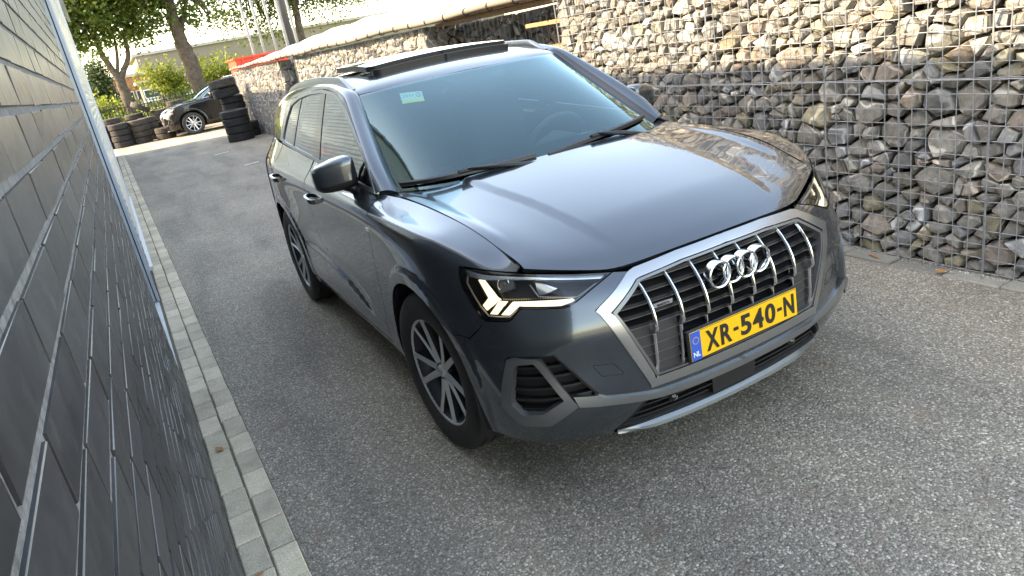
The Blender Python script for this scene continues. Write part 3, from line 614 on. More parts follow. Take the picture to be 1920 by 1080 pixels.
Acc().add([(0, 0, .1), (1.7, 0, .1), (1.7, 1.7, .1), (0, 1.7, .1), (-.1, -.1, 2.26), (1.8, -.1, 2.26), (1.8, 1.8, 2.26), (-.1, 1.8, 2.26), (.1, .1, .2), (1.6, .1, .2), (1.6, 1.6, .2), (.1, 1.6, .2), (0, 0, 2.26), (1.7, 0, 2.26), (1.7, 1.7, 2.26), (0, 1.7, 2.26)],
    [(0, 3, 2, 1), (0, 1, 5, 4), (1, 2, 6, 5), (2, 3, 7, 6), (3, 0, 4, 7), (4, 5, 13, 12), (5, 6, 14, 13), (6, 7, 15, 14), (7, 4, 12, 15), (12, 13, 9, 8), (13, 14, 10, 9), (14, 15, 11, 10), (15, 12, 8, 11), (8, 9, 10, 11)]).build('tub', 'red_steel', sk)
for i in range(4): Acc().add([(.12 + i * .42, -.005 - .0, .3), (.2 + i * .42, -.005, .3), (.2 + i * .42, -.16, 2.2), (.12 + i * .42, -.16, 2.2), (.12 + i * .42, -.075, .3), (.2 + i * .42, -.075, .3)], [(0, 1, 2, 3), (4, 3, 2, 5), (0, 3, 4), (1, 5, 2)]).build('rib', 'red_steel', sk)
Acc().box((-.16, -.17, 2.2), (1.86, 1.86, 2.262)).build('rim', 'red_steel', sk)
# painted marks on the asphalt
for i, (x, y, w, l, rz, lab) in enumerate(((.24, 12.6, .30, .05, .25, 'short white paint mark on the driveway, the nearer of two'), (.10, 16.2, .34, .05, .22, 'short white paint mark on the driveway, the farther of two'))):
    o = Acc().box((-w / 2, -l / 2, .001), (w / 2, l / 2, .004)).build('paint_mark', 'white_print'); o.location = (x, y, 0); o.rotation_euler.z = rz; tag(o, lab, 'road marking', 'paint marks on the driveway')

sg = empty('sign', (1.99, 3.62, 0)); tag(sg, 'small red sign with pale lines, seen through the far side of the windscreen', 'sign')
Acc().tube([(0, .03, 0), (0, .03, 1.2)], .018, 10).build('post', 'galvanised', sg, True); o = Acc().box((-.12, -.004, .90), (.12, .006, 1.19)).build('board', 'red_cloth', sg); o.rotation_euler.z = -.35
for z, w in ((1.12, .09), (1.07, .06), (.97, .08), (.93, .05)): o = Acc().box((-w, -.008, z - .008), (w, -.005, z + .008)).build('print_line', 'white_print', sg); o.rotation_euler.z = -.35
# ================================================================ the car's body surfaces
def _bs(t):
    return np.stack([(1-t)**3,3*t**3-6*t**2+4,-3*t**3+3*t**2+3*t+1,t**3],-1)/6
def _dbs(t):
    return np.stack([-3*(1-t)**2,9*t**2-12*t,-9*t**2+6*t+3,3*t**2],-1)/6
class Surf:
    """Smooth tensor-product cubic spline through (nearly) the control grid C[i][j] = (x, y, z)."""
    def __init__(s, C, it=4, k=.75, sym='', hook=None):
        s.sym=sym; s.hook=hook; s.sgn=None; T=np.array(C,float); s.nu,s.nv=T.shape[:2]; s.C=T.copy()
        gu,gv=np.meshgrid(np.arange(s.nu),np.arange(s.nv),indexing='ij')
        for _ in range(it):
            s._pad(); s.C+=k*(T-s.ev(gu.ravel(),gv.ravel())[0].reshape(T.shape))
        s._pad(); s.dense=None
    def _pad(s):
        mx=np.array([-1.,1,1]); C=s.C; y=s.sym                   # mirrored past the centre line, straight on elsewhere
        P=np.concatenate([C[1:2]*mx if 'u' in y else 2*C[:1]-C[1:2],C,C[-2:-1]*mx if 'U' in y else 2*C[-1:]-C[-2:-1]],0)
        s.P=np.concatenate([P[:,1:2]*mx if 'v' in y else 2*P[:,:1]-P[:,1:2],P,2*P[:,-1:]-P[:,-2:-1]],1)
    def ev(s,u,v):
        u=np.asarray(u,float); v=np.asarray(v,float)
        iu=np.clip(np.floor(u).astype(int),0,s.nu-2); iv=np.clip(np.floor(v).astype(int),0,s.nv-2)
        bu,bv=_bs(u-iu),_bs(v-iv); du,dv=_dbs(u-iu),_dbs(v-iv)
        p=np.zeros(u.shape+(3,)); pu=p.copy(); pv=p.copy()
        for a in range(4):
            for b in range(4):
                c=s.P[iu+a,iv+b]
                p+=(bu[...,a]*bv[...,b])[...,None]*c; pu+=(du[...,a]*bv[...,b])[...,None]*c; pv+=(bu[...,a]*dv[...,b])[...,None]*c
        return p,pu,pv
    def grid(s):
        if s.dense is None:
            gu,gv=np.meshgrid(np.linspace(0,s.nu-1,s.nu*10),np.linspace(0,s.nv-1,s.nv*8),indexing='ij')
            s.dense=(gu.ravel(),gv.ravel(),s.ev(gu.ravel(),gv.ravel())[0])
        return s.dense
    def find(s, q, M, near=None):
        """uv with M @ P(u,v) = q (M: 2x3 projection); near = optional (axis, lo, hi) limit on the start points"""
        M=np.array(M,float); q=np.asarray(q,float).reshape(-1,2); gu,gv,D=s.grid()
        if near is not None:
            k=(D[:,near[0]]>=near[1])&(D[:,near[0]]<=near[2]); gu,gv,D=gu[k],gv[k],D[k]
        E=D@M.T; u=np.empty(len(q)); v=np.empty(len(q))
        for i,t in enumerate(q):
            j=((E-t)**2).sum(1).argmin(); u[i],v[i]=gu[j],gv[j]
        for _ in range(12):
            p,pu,pv=s.ev(u,v); e=q-p@M.T; a=pu@M.T; b=pv@M.T
            det=a[:,0]*b[:,1]-a[:,1]*b[:,0]; det=np.where(abs(det)<1e-9,1e-9,det)
            u=np.clip(u+np.clip((e[:,0]*b[:,1]-e[:,1]*b[:,0])/det,-.3,.3),0,s.nu-1)
            v=np.clip(v+np.clip((a[:,0]*e[:,1]-a[:,1]*e[:,0])/det,-.3,.3),0,s.nv-1)
        return u,v
    def pn(s,u,v):
        """points and outward unit normals"""
        u=np.asarray(u,float); v=np.asarray(v,float); h=s.hook or (lambda q:q); p=h(s.ev(u,v)[0]); e=.02
        cl=lambda a,n:np.clip(a,0,n-1)
        pu=h(s.ev(cl(u+e,s.nu),v)[0])-h(s.ev(cl(u-e,s.nu),v)[0]); pv=h(s.ev(u,cl(v+e,s.nv))[0])-h(s.ev(u,cl(v-e,s.nv))[0])
        n=np.cross(pu,pv); n/=np.linalg.norm(n,axis=-1,keepdims=True)+1e-12
        if s.sgn is None:
            _,_,D=s.grid(); g=s.ev(np.array([s.nu/2]),np.array([s.nv/2])); m=np.cross(g[1][0],g[2][0]); s.sgn=1. if m@(g[0][0]-np.array([0,1.2,.6]))>0 else -1.
        n*=s.sgn; c=abs(p[:,0])<1e-5; n[c,0]=0; return p,n
SIDE=[[0,1,0],[0,0,1]]; FRONT=[[-1,1,0],[0,0,1]]; TOP=[[1,0,0],[0,1,0]]
def rows(X,Y,Z):
    n=10; f=lambda a: [a]*n if np.isscalar(a) else a
    return [(-x,y,z) for x,y,z in zip(f(X),f(Y),f(Z))]
ZS=lambda s,b,c:[.236,.288,.37,.46,.58,.73,.89,s,b,c]
def smooth(t): t=np.clip(t,0,1); return t*t*(3-2*t)
def wrap_hook(P):
    """raised wheel-arch lips and the scooped lower doors"""
    P=P.copy(); x,y,z=P[:,0],P[:,1],P[:,2]; d=np.zeros(len(P))
    for yc in (0.,2.68): d+=.009*smooth((.488-np.hypot(y-yc,z-.352))/.03)*(abs(x)>.8)
    zl=np.interp(y,[.45,.91,1.27,1.7,2.15,2.5],[.335,.43,.50,.55,.565,.57]); t=z-zl
    f=np.where(t<0,smooth((t+.045)/.045),np.exp(-(t/.075)**2)); d-=.016*f*smooth((y-.62)/.4)*smooth((2.42-y)/.5)*(abs(x)>.8)
    P[:,0]=x-d; return P
def hood_hook(P):
    """power dome: a raised centre between two creases, and a softer outer crease"""
    P=P.copy(); x,y=abs(P[:,0]),P[:,1]; xc=np.interp(y,[-.75,-.6,-.45,-.23,0,.27],[.375,.41,.427,.45,.487,.512])
    P[:,2]+=.011*smooth((xc-x)/.045)*smooth((y+.74)/.25); xo=np.interp(y,[-.4,-.1,.33],[.64,.667,.673]); P[:,2]+=.005*smooth((x-xo)/.05)*smooth((y+.55)/.2); return P
WRAP=Surf([
 rows(0,[-.77,-.825,-.855,-.868,-.873,-.868,-.852,-.832,-.81,-.785],[.20,.27,.35,.44,.55,.65,.73,.785,.825,.85]),
 rows(.21,[-.764,-.819,-.85,-.862,-.867,-.861,-.845,-.825,-.803,-.778],[.201,.271,.35,.44,.55,.65,.729,.783,.822,.847]),
 rows(.40,[-.745,-.80,-.832,-.843,-.848,-.842,-.826,-.805,-.782,-.757],[.205,.275,.35,.44,.55,.65,.725,.775,.81,.836]),
 rows([.53,.535,.53,.53,.53,.525,.52,.515,.508,.50],[-.715,-.768,-.80,-.810,-.806,-.812,-.79,-.77,-.742,-.712],[.21,.28,.35,.44,.55,.65,.73,.785,.822,.85]),
 rows([.63,.645,.645,.645,.645,.64,.633,.627,.617,.605],[-.685,-.73,-.763,-.773,-.760,-.766,-.742,-.72,-.69,-.655],[.215,.285,.355,.44,.55,.65,.735,.79,.835,.872]),
 rows([.73,.745,.75,.752,.75,.745,.738,.73,.718,.70],[-.635,-.675,-.708,-.719,-.698,-.696,-.659,-.635,-.61,-.59],[.225,.29,.36,.44,.55,.65,.745,.81,.86,.90]),
 rows([.795,.81,.82,.825,.82,.815,.806,.798,.775,.712],[-.575,-.60,-.635,-.646,-.618,-.606,-.577,-.55,-.52,-.50],[.235,.295,.37,.44,.55,.65,.755,.845,.905,.935]),
 rows([.84,.855,.862,.866,.862,.853,.846,.838,.81,.72],[-.50,-.525,-.545,-.555,-.535,-.51,-.485,-.46,-.43,-.40],[.245,.30,.37,.44,.55,.65,.77,.90,.95,.968]),
 rows([.865,.875,.883,.887,.889,.886,.88,.868,.828,.732],[-.40,-.40,-.40,-.40,-.40,-.40,-.38,-.35,-.30,-.28],[.25,.30,.37,.44,.56,.68,.82,.945,.985,1.0]),
 rows([.88,.89,.90,.91,.915,.916,.912,.896,.835,.742],[-.2]*9+[-.14],[.25,.30,.37,.45,.57,.70,.85,.975,1.0,1.02]),
 rows([.885,.895,.905,.917,.924,.925,.92,.905,.838,.75],0.,[.25,.30,.37,.45,.58,.72,.87,.99,1.01,1.033]),
 rows([.88,.89,.90,.91,.918,.92,.919,.910,.84,.757],.2,[.245,.295,.37,.45,.58,.72,.88,.997,1.018,1.043]),
 rows([.875,.89,.90,.902,.905,.91,.914,.911,.85,.785],.42,[.24,.29,.37,.46,.58,.72,.88,1.0,1.03,1.055]),
 rows([.868,.888,.898,.897,.897,.902,.91,.911,.862,.832],.7,ZS(1.003,1.04,1.075)),
 rows([.865,.887,.898,.895,.893,.898,.909,.911,.866,.827],1.1,ZS(1.005,1.053,1.10)),
 rows([.865,.887,.898,.895,.893,.898,.909,.911,.864,.821],1.5,ZS(1.007,1.066,1.122)),
 rows([.865,.887,.898,.895,.893,.898,.909,.911,.862,.815],1.9,ZS(1.008,1.076,1.143)),
 rows([.868,.888,.90,.90,.902,.908,.913,.911,.859,.809],2.2,ZS(1.01,1.083,1.155)),
 rows([.88,.89,.903,.912,.918,.92,.918,.91,.855,.803],2.45,[.25,.30,.37,.46,.58,.73,.89,1.015,1.09,1.163]),
 rows([.885,.895,.905,.917,.924,.925,.92,.908,.846,.792],2.68,[.25,.30,.37,.46,.58,.73,.89,1.02,1.096,1.17]),
 rows([.875,.885,.895,.903,.907,.906,.90,.885,.83,.778],2.95,[.26,.31,.38,.46,.58,.73,.89,1.02,1.10,1.18]),
 rows([.845,.855,.865,.871,.873,.871,.864,.85,.80,.75],3.2,[.28,.33,.39,.47,.58,.73,.89,1.02,1.10,1.18]),
 rows([.78,.80,.815,.82,.82,.82,.815,.80,.75,.70],[3.36,3.38,3.39,3.40,3.41,3.42,3.42,3.41,3.38,3.35],[.29,.34,.40,.47,.58,.73,.89,1.02,1.10,1.18]),
 rows(.5,[3.44,3.47,3.49,3.50,3.50,3.50,3.49,3.48,3.45,3.42],[.29,.34,.40,.47,.58,.73,.89,1.02,1.10,1.18]),
 rows(0.,[3.46,3.49,3.51,3.52,3.52,3.52,3.51,3.50,3.47,3.44],[.29,.34,.40,.47,.58,.73,.89,1.02,1.10,1.18]),
],sym='uU',hook=wrap_hook)
# bonnet: columns across (0 = centre), rows front to rear
def hrow(ys,zs,xs): return [(-x,y,z) for x,y,z in zip(xs,ys,zs)]
HOOD=Surf([
 hrow([-.782,-.776,-.752,-.713,-.657,-.606],[.848,.846,.838,.847,.870,.894],[0,.2,.40,.50,.61,.70]),
 hrow([-.71,-.705,-.685,-.655,-.61,-.555],[.892,.890,.886,.890,.902,.917],[0,.2,.40,.51,.62,.703]),
 hrow([-.56,-.555,-.54,-.52,-.495,-.44],[.939,.938,.934,.935,.942,.950],[0,.2,.41,.52,.63,.716]),
 hrow([-.34,-.337,-.33,-.315,-.30,-.27],[.985,.984,.981,.981,.986,.994],[0,.2,.42,.53,.64,.731]),
 hrow([-.08,-.077,-.07,-.06,-.05,-.03],[1.030,1.029,1.025,1.022,1.022,1.026],[0,.2,.43,.545,.655,.746]),
 hrow([.12,.125,.14,.155,.18,.21],[1.060,1.059,1.053,1.047,1.043,1.042],[0,.2,.44,.555,.665,.757]),
 hrow([.215,.225,.255,.29,.335,.38],[1.074,1.073,1.066,1.058,1.051,1.047],[0,.2,.44,.56,.675,.764]),
],sym='v',hook=hood_hook)
# side of the greenhouse: x from (y, z)
def gx(y,z):
    y=np.asarray(y,float); z=np.asarray(z,float); d=z-1.06
    t=np.clip((y-1.9)/1.3,0,None)
    return -(.833-.27*d-.17*d*d-.055*t*t-.004*np.clip(.9-y,0,None))
ys=np.linspace(.2,3.5,23); zz=np.linspace(.98,1.62,9)
GREEN=Surf([[(gx(y,z),y,z) for z in zz] for y in ys])
# windscreen: rows bottom -> top, columns centre -> right edge
def wrow(yc,zc,ye,ze,xe):
    """one row across the screen: flat in the middle, curling back towards the pillars"""
    return [(-xe*f,yc+(ye-yc)*g,zc+(ze-zc)*h) for f,g,h in ((0,0,0),(.34,.02,.05),(.65,.145,.25),(.86,.46,.60),(1,1,1))]
WIND=Surf([wrow(.20,1.060,.454,1.052,.737),wrow(.395,1.177,.628,1.153,.706),wrow(.60,1.287,.80,1.257,.674),wrow(.81,1.389,.975,1.361,.642),wrow(1.03,1.484,1.147,1.465,.609)],sym='v')
# roof: rows front -> rear, columns centre -> side
ROOF=Surf([
 [(0,1.03,1.484),(-.21,1.043,1.480),(-.39,1.076,1.474),(-.525,1.113,1.469),(-.609,1.147,1.466)],
 [(0,1.17,1.525),(-.22,1.175,1.520),(-.40,1.185,1.511),(-.53,1.20,1.501),(-.610,1.22,1.490)],
 [(0,1.45,1.563),(-.23,1.45,1.558),(-.42,1.45,1.547),(-.54,1.45,1.534),(-.612,1.45,1.518)],
 [(0,1.80,1.576),(-.23,1.80,1.571),(-.42,1.80,1.559),(-.54,1.80,1.545),(-.612,1.80,1.527)],
 [(0,2.2,1.574),(-.23,2.2,1.569),(-.42,2.2,1.557),(-.54,2.2,1.542),(-.606,2.2,1.523)],
 [(0,2.65,1.553),(-.23,2.65,1.548),(-.41,2.65,1.535),(-.525,2.65,1.52),(-.59,2.65,1.50)],
 [(0,3.1,1.502),(-.22,3.1,1.497),(-.40,3.1,1.485),(-.505,3.1,1.47),(-.57,3.1,1.452)],
 [(0,3.38,1.455),(-.22,3.37,1.45),(-.39,3.34,1.44),(-.49,3.30,1.43),(-.55,3.27,1.41)],
],sym='v')
# ================================================================ the car
XZ=[[1,0,0],[0,0,1]]; REAR=[[1,1,0],[0,0,1]]; FEND=[[0,1,0],[.8,0,1]]
def dense(P, step, closed=True):
    P=np.asarray(P,float); out=[]; n=len(P)
    for i in range(n if closed else n-1):
        a,b=P[i],P[(i+1)%n]; k=max(1,int(np.linalg.norm(b-a)/step))
        for j in range(k): out.append(a+(b-a)*j/k)
    if not closed: out.append(P[-1])
    return np.array(out)
def area2(q): return .5*np.sum(q[:,0]*np.roll(q[:,1],-1)-q[:,1]*np.roll(q[:,0],-1))
def inset(q, g):
    """move every edge of a CCW polygon inwards by g[i] (edge i: q[i]->q[i+1])"""
    n=len(q); e=np.roll(q,-1,0)-q; L=np.linalg.norm(e,axis=1,keepdims=True)+1e-12; nrm=np.c_[-e[:,1],e[:,0]]/L; out=q.copy()
    for i in range(n):
        a,b=nrm[i-1],nrm[i]; ga,gb=g[i-1],g[i]; det=a[0]*b[1]-a[1]*b[0]
        if abs(det)<.15: out[i]=q[i]+(a*ga+b*gb)/2
        else: out[i]=q[i]+np.clip(np.array([(ga*b[1]-gb*a[1])/det,(a[0]*gb-b[0]*ga)/det]),-3*max(ga,gb)-1e-9,3*max(ga,gb)+1e-9)
    return out
def panel(name, S, pts, Mx, m, parent, holes=(), off=0., thick=.014, gap=.0022, step=.028, sym=False, fmat=None, mirror=True, bstep=.016, near=None, label=None):
    """a trimmed, flanged piece of a smooth surface. pts/holes: outlines as 3D points; sym: join with its mirror image; mirror: also build the other side"""
    Mx=np.array(Mx,float); loops=[]
    for L,hole in [(pts,False)]+[(h,True) for h in holes]:
        P=dense(L,bstep); q=P@Mx.T; c=(abs(P[:,0])<1e-4)&(abs(np.roll(P,-1,0)[:,0])<1e-4) if sym else np.zeros(len(P),bool)
        if (area2(q)>0)==hole: q=q[::-1].copy(); c=np.roll(c[::-1],-1)
        loops.append((inset(q,np.where(c,0.,gap)),c))
    lo=np.min([l[0].min(0) for l in loops[:1]],0); hi=np.max([l[0].max(0) for l in loops[:1]],0)
    gx_,gy_=np.meshgrid(np.arange(lo[0]+step/2,hi[0],step),np.arange(lo[1]+step/2,hi[1],step),indexing='ij'); G=np.c_[gx_.ravel(),gy_.ravel()]; G[:,0]+=((np.arange(len(G))%2)*.2)*step
    ok=poly_in(G,loops[0][0])
    for l,_ in loops[1:]: ok&=~poly_in(G,l)
    G=G[ok]; B=np.concatenate([l for l,_ in loops])
    if len(G): dmin=np.array([np.min(((B-g)**2).sum(1)) for g in G]); G=G[dmin>(.45*step)**2]
    pts2=np.concatenate([B,G]) if len(G) else B; edges=[]; b=0
    for l,_ in loops: edges+=[(b+i,b+(i+1)%len(l)) for i in range(len(l))]; b+=len(l)
    V2,_,F,orig,_,_=delaunay_2d_cdt([Vector(p) for p in pts2],edges,[],0,1e-7); V2=np.array([tuple(v) for v in V2])
    cen=np.array([V2[list(f)].mean(0) for f in F]); keep=poly_in(cen,loops[0][0])
    for l,_ in loops[1:]: keep&=~poly_in(cen,l)
    F=[f for f,k in zip(F,keep) if k]; idx={}
    for i,og in enumerate(orig):
        for o_ in og: idx[o_]=i
    u,v=S.find(V2,Mx,near); p,n=S.pn(u,v); cenv=set()
    b=0
    for l,c in loops:
        for i in range(len(l)):
            if c[i] or c[i-1]: cenv.add(idx[b+i])
        b+=len(l)
    for i in cenv: p[i,0]=0.; n[i,0]=0.; n[i]/=np.linalg.norm(n[i])
    p=p+n*off; V=list(p); N=list(n); mi=[0]*len(F)
    # wind faces outwards
    fa=np.array([tuple(f)[:3] for f in F]); nn=np.cross(p[fa[:,1]]-p[fa[:,0]],p[fa[:,2]]-p[fa[:,0]])
    if (nn*n[fa[:,0]]).sum()<0: F=[tuple(reversed(f)) for f in F]
    F=[tuple(f) for f in F]
    if thick:
        b=0
        for l,c in loops:
            k=len(l); ring=[idx[b+i] for i in range(k)]; b+=k; s0=len(V)
            for i in range(k):
                a,d=ring[i-1],ring[(i+1)%k]; t=p[d]-p[a]; o_=np.cross(t,n[ring[i]]); o_/=np.linalg.norm(o_)+1e-12; c0=p[ring].mean(0)
                V+= [p[ring[i]],p[ring[i]]-n[ring[i]]*thick]; N+=[o_,o_]
            # outward side of the loop: away from the panel
            for i in range(k):
                if c[i]: continue
                j=(i+1)%k; F.append((s0+2*i,s0+2*i+1,s0+2*j+1,s0+2*j)); mi.append(1)
    V=np.array(V); N=np.array(N)
    if sym:
        k=len(V); V=np.concatenate([V,V*[-1,1,1]]); N=np.concatenate([N,N*[-1,1,1]]); F=F+[tuple(i+k for i in reversed(f)) for f in F]; mi=mi+mi
    def out(V,N,F):
        o=mk(name,V,F,m,parent,True,None); me=o.data
        if fmat: me.materials.append(M[fmat]); me.polygons.foreach_set('material_index',mi)
        # make each flange normal agree with its faces
        me.normals_split_custom_set_from_vertices([tuple(x) for x in N]); me.update()
        if label: o['label']=label
        return o
    a=out(V,N,F)
    if not sym and mirror: return a,out(V*[-1,1,1],N*[-1,1,1],[tuple(reversed(f)) for f in F])
    return a
def on(S,q,Mx,near=None):
    u,v=S.find(np.array(q,float),Mx,near); return S.pn(u,v)[0]
def wr(u,v): return WRAP.ev(np.atleast_1d(np.array(u,float)),np.full(np.size(u),float(v)) if np.isscalar(v) else np.array(v,float))[0]
HL=[(-.853,-.418,.912),(-.811,-.495,.904),(-.758,-.549,.891),(-.661,-.636,.872),(-.557,-.693,.852),(-.466,-.738,.838),(-.439,-.749,.834),(-.533,-.752,.802),(-.594,-.745,.775),(-.622,-.736,.763),(-.646,-.722,.762),(-.742,-.643,.772),(-.754,-.633,.770),(-.782,-.617,.740),(-.793,-.607,.732),(-.840,-.517,.725),(-.846,-.500,.729),(-.857,-.456,.786),(-.863,-.425,.836),(-.862,-.415,.870),(-.857,-.415,.899)]
HL_TRIM=[(-.847,-.438,.902),(-.817,-.500,.890),(-.764,-.556,.880),(-.675,-.633,.866),(-.470,-.743,.831),(-.487,-.744,.826),(-.679,-.637,.859),(-.764,-.566,.870),(-.821,-.507,.870),(-.849,-.445,.879)]
DRL=[[(-.833,-.486,.867),(-.822,-.506,.866),(-.806,-.556,.808),(-.800,-.568,.802),(-.836,-.514,.758),(-.841,-.497,.775),(-.825,-.524,.805)],[(-.804,-.564,.796),(-.784,-.590,.796),(-.818,-.557,.749),(-.833,-.527,.747)],[(-.769,-.606,.795),(-.697,-.671,.793),(-.601,-.735,.787),(-.597,-.740,.781),(-.623,-.733,.768),(-.656,-.713,.768),(-.756,-.626,.780),(-.790,-.602,.750),(-.810,-.573,.749)]]
PROJ=[(-.789,-.546,.868),(-.742,-.586,.867),(-.750,-.598,.843),(-.796,-.563,.823),(-.800,-.555,.830)]
REFL=[(-.682,-.636,.857),(-.657,-.657,.849),(-.627,-.689,.831),(-.674,-.674,.815),(-.692,-.662,.815),(-.691,-.650,.833)]
HLIN=[(-.702,-.631,.848),(-.694,-.664,.808),(-.585,-.741,.790),(-.502,-.744,.822)]
HLED=[(-.848,-.447,.880),(-.854,-.444,.854),(-.849,-.467,.814),(-.842,-.496,.771),(-.833,-.528,.742),(-.787,-.608,.745),(-.755,-.630,.773),(-.644,-.721,.766),(-.605,-.740,.774)]
VOUT=[(-.809,-.626,.606),(-.755,-.690,.601),(-.746,-.699,.592),(-.662,-.766,.410),(-.749,-.702,.343),(-.814,-.627,.340),(-.829,-.611,.352),(-.861,-.571,.414),(-.849,-.584,.508),(-.824,-.602,.595)]
VIN=[(-.805,-.635,.579),(-.765,-.682,.585),(-.757,-.690,.572),(-.706,-.745,.442),(-.772,-.701,.399),(-.820,-.648,.392),(-.842,-.619,.430),(-.839,-.619,.462),(-.815,-.625,.557)]
VHOLE=[(-.817,-.612,.605),(-.760,-.686,.608),(-.706,-.729,.608),(-.593,-.791,.440),(-.661,-.766,.407),(-.747,-.701,.339),(-.815,-.623,.336),(-.831,-.606,.349),(-.862,-.565,.410),(-.851,-.581,.508),(-.826,-.599,.594)]
WASH=[(-.591,-.784,.546),(-.525,-.809,.536),(-.500,-.819,.498),(-.501,-.818,.490),(-.569,-.794,.499),(-.591,-.784,.537)]
STICK=[(-.445,.981,1.417),(-.340,.936,1.415),(-.371,.842,1.365),(-.475,.887,1.364)]
def xz(L): return [tuple(p) for p in on(WRAP,[(-x,z) for x,z in L],XZ,(1,-1.,-.55))]
def arc(yc,a0,a1,n,r=.418): return [(yc+r*math.cos(math.radians(a)),.352+r*math.sin(math.radians(a))) for a in np.linspace(a0,a1,n)]
def sd(L): return [tuple(p) for p in on(WRAP,L,SIDE,(0,-2,-.55))]
car=empty('car'); tag(car,'dark grey metallic SUV with lit headlights and a yellow number plate, facing the camera','car')
GO=[(0,.842),(.2,.839),(.39,.826),(.547,.735),(.404,.412),(.2,.408),(0,.407)]; GI=[(0,.443),(.2,.443),(.388,.446),(.503,.720),(.383,.800),(.2,.815),(0,.818)]
gob=xz([tuple(p) for p in dense(np.array([GO[2],GO[3],GO[4]]),.02,False)])
# ---- painted shell
hoodline=[tuple(HOOD.ev(np.array([float(u)]),np.array([5.]))[0][0]) for u in np.linspace(0,6,25)]
panel('bonnet',HOOD,[tuple(HOOD.ev(np.array([0.]),np.array([v]))[0][0]) for v in np.linspace(0,5,21)]+hoodline[1:]+[tuple(HOOD.ev(np.array([6.]),np.array([v]))[0][0]) for v in np.linspace(5,0,21)][1:],TOP,'paint',car,sym=True,step=.014,thick=.02,gap=.0028,near=(2,.8,1.2))
seam=[(-.843,-.510,.724),(-.860,-.481,.684),(-.880,-.432,.644),(-.892,-.374,.646)]; arch_seam=math.degrees(math.atan2(.646-.352,-.30))
bump=[(0.,-.857,.36),(-.2,-.852,.363)]+xz([(.366,.370),(.419,.366),(.472,.310),(.514,.248),(.523,.226)])+[tuple(p) for p in wr([3.2,3.6,4,4.5,5,5.5,6,6.5,7,7.5],.08)]+sd(arc(0,194.2,136.5,9))+seam[::-1]+[HL[i] for i in range(15,5,-1)]+gob+[(-.2,-.857,.408),(0.,-.863,.407)]
bump[0]=(0.,bump[0][1],bump[0][2]); bump[-1]=(0.,bump[-1][1],bump[-1][2])
panel('front_bumper',WRAP,bump,FRONT,'paint',car,holes=[VHOLE],sym=True,step=.024,thick=.02,near=(1,-1,-.2))
hcut=[tuple(p) for p in wr(np.linspace(5.02,11.6,24),9.)]
fend=[HL[15],HL[16],HL[17],HL[18],HL[19],HL[20],HL[0],HL[1],HL[2],(-.716,-.588,.883)]+hcut+[tuple(p) for p in wr([12.,12.35],8.95)]+sd([(.425,1.004),(.462,.90),(.538,.70),(.602,.43),(.615,.262)])+sd([(.52,.248)])+sd(arc(0,-14.5,136.5,30))+seam[::-1][:-1]
panel('fender',WRAP,fend,FEND,'paint',car,step=.015,near=(1,-.75,.9))
fd=[tuple(p) for p in wr([12.40],8.98)]+sd([(.425,1.004),(.462,.90),(.538,.70),(.602,.43),(.612,.305),(1.2,.305),(1.765,.305),(1.775,.46),(1.725,.70),(1.69,.90),(1.675,1.0)])+[tuple(p) for p in wr(np.linspace(15.36,12.6,14),9.)]
panel('front_door',WRAP,fd,SIDE,'paint',car,step=.018,near=(0,-2,-.6))
rd=sd([(1.675,1.0),(1.69,.90),(1.725,.70),(1.775,.46),(1.765,.305),(2.235,.305)])+sd([(2.24,.40)])+sd(arc(2.68,150,112,10,.50))+sd([(2.60,.93),(2.64,1.02)])+[tuple(p) for p in wr(np.linspace(18.85,15.42,16),9.)]
panel('rear_door',WRAP,rd,SIDE,'paint',car,step=.018,near=(0,-2,-.6))
rq=sd(arc(2.68,112,150,10,.50))+sd([(2.24,.40),(2.235,.25)])+sd(arc(2.68,194,-12,34))+sd([(3.16,.31),(3.2,.6),(3.2,.9)])+[tuple(p) for p in wr([21.,21.],[7.5,9.])]+[tuple(p) for p in wr(np.linspace(20.8,18.9,8),9.)]+sd([(2.64,1.02),(2.60,.93)])
panel('rear_quarter',WRAP,rq,SIDE,'paint',car,step=.018,near=(0,-2,-.6))
panel('sill',WRAP,sd([(.53,.246),(.62,.300),(1.2,.300),(1.765,.300),(2.225,.300),(2.225,.250)])+[tuple(p) for p in wr(np.linspace(17,12.5,16),.12)],SIDE,'paint',car,near=(0,-2,-.6))
rb=[tuple(p) for p in wr(np.linspace(21.05,24,14),.3)]+[tuple(p) for p in wr(np.linspace(24,21.05,14),9.)]
rb=[(0. if abs(p[0])<1e-3 else p[0],p[1],p[2]) for p in rb]
panel('tailgate',WRAP,rb,REAR,'paint',car,sym=True,near=(1,3.0,4))
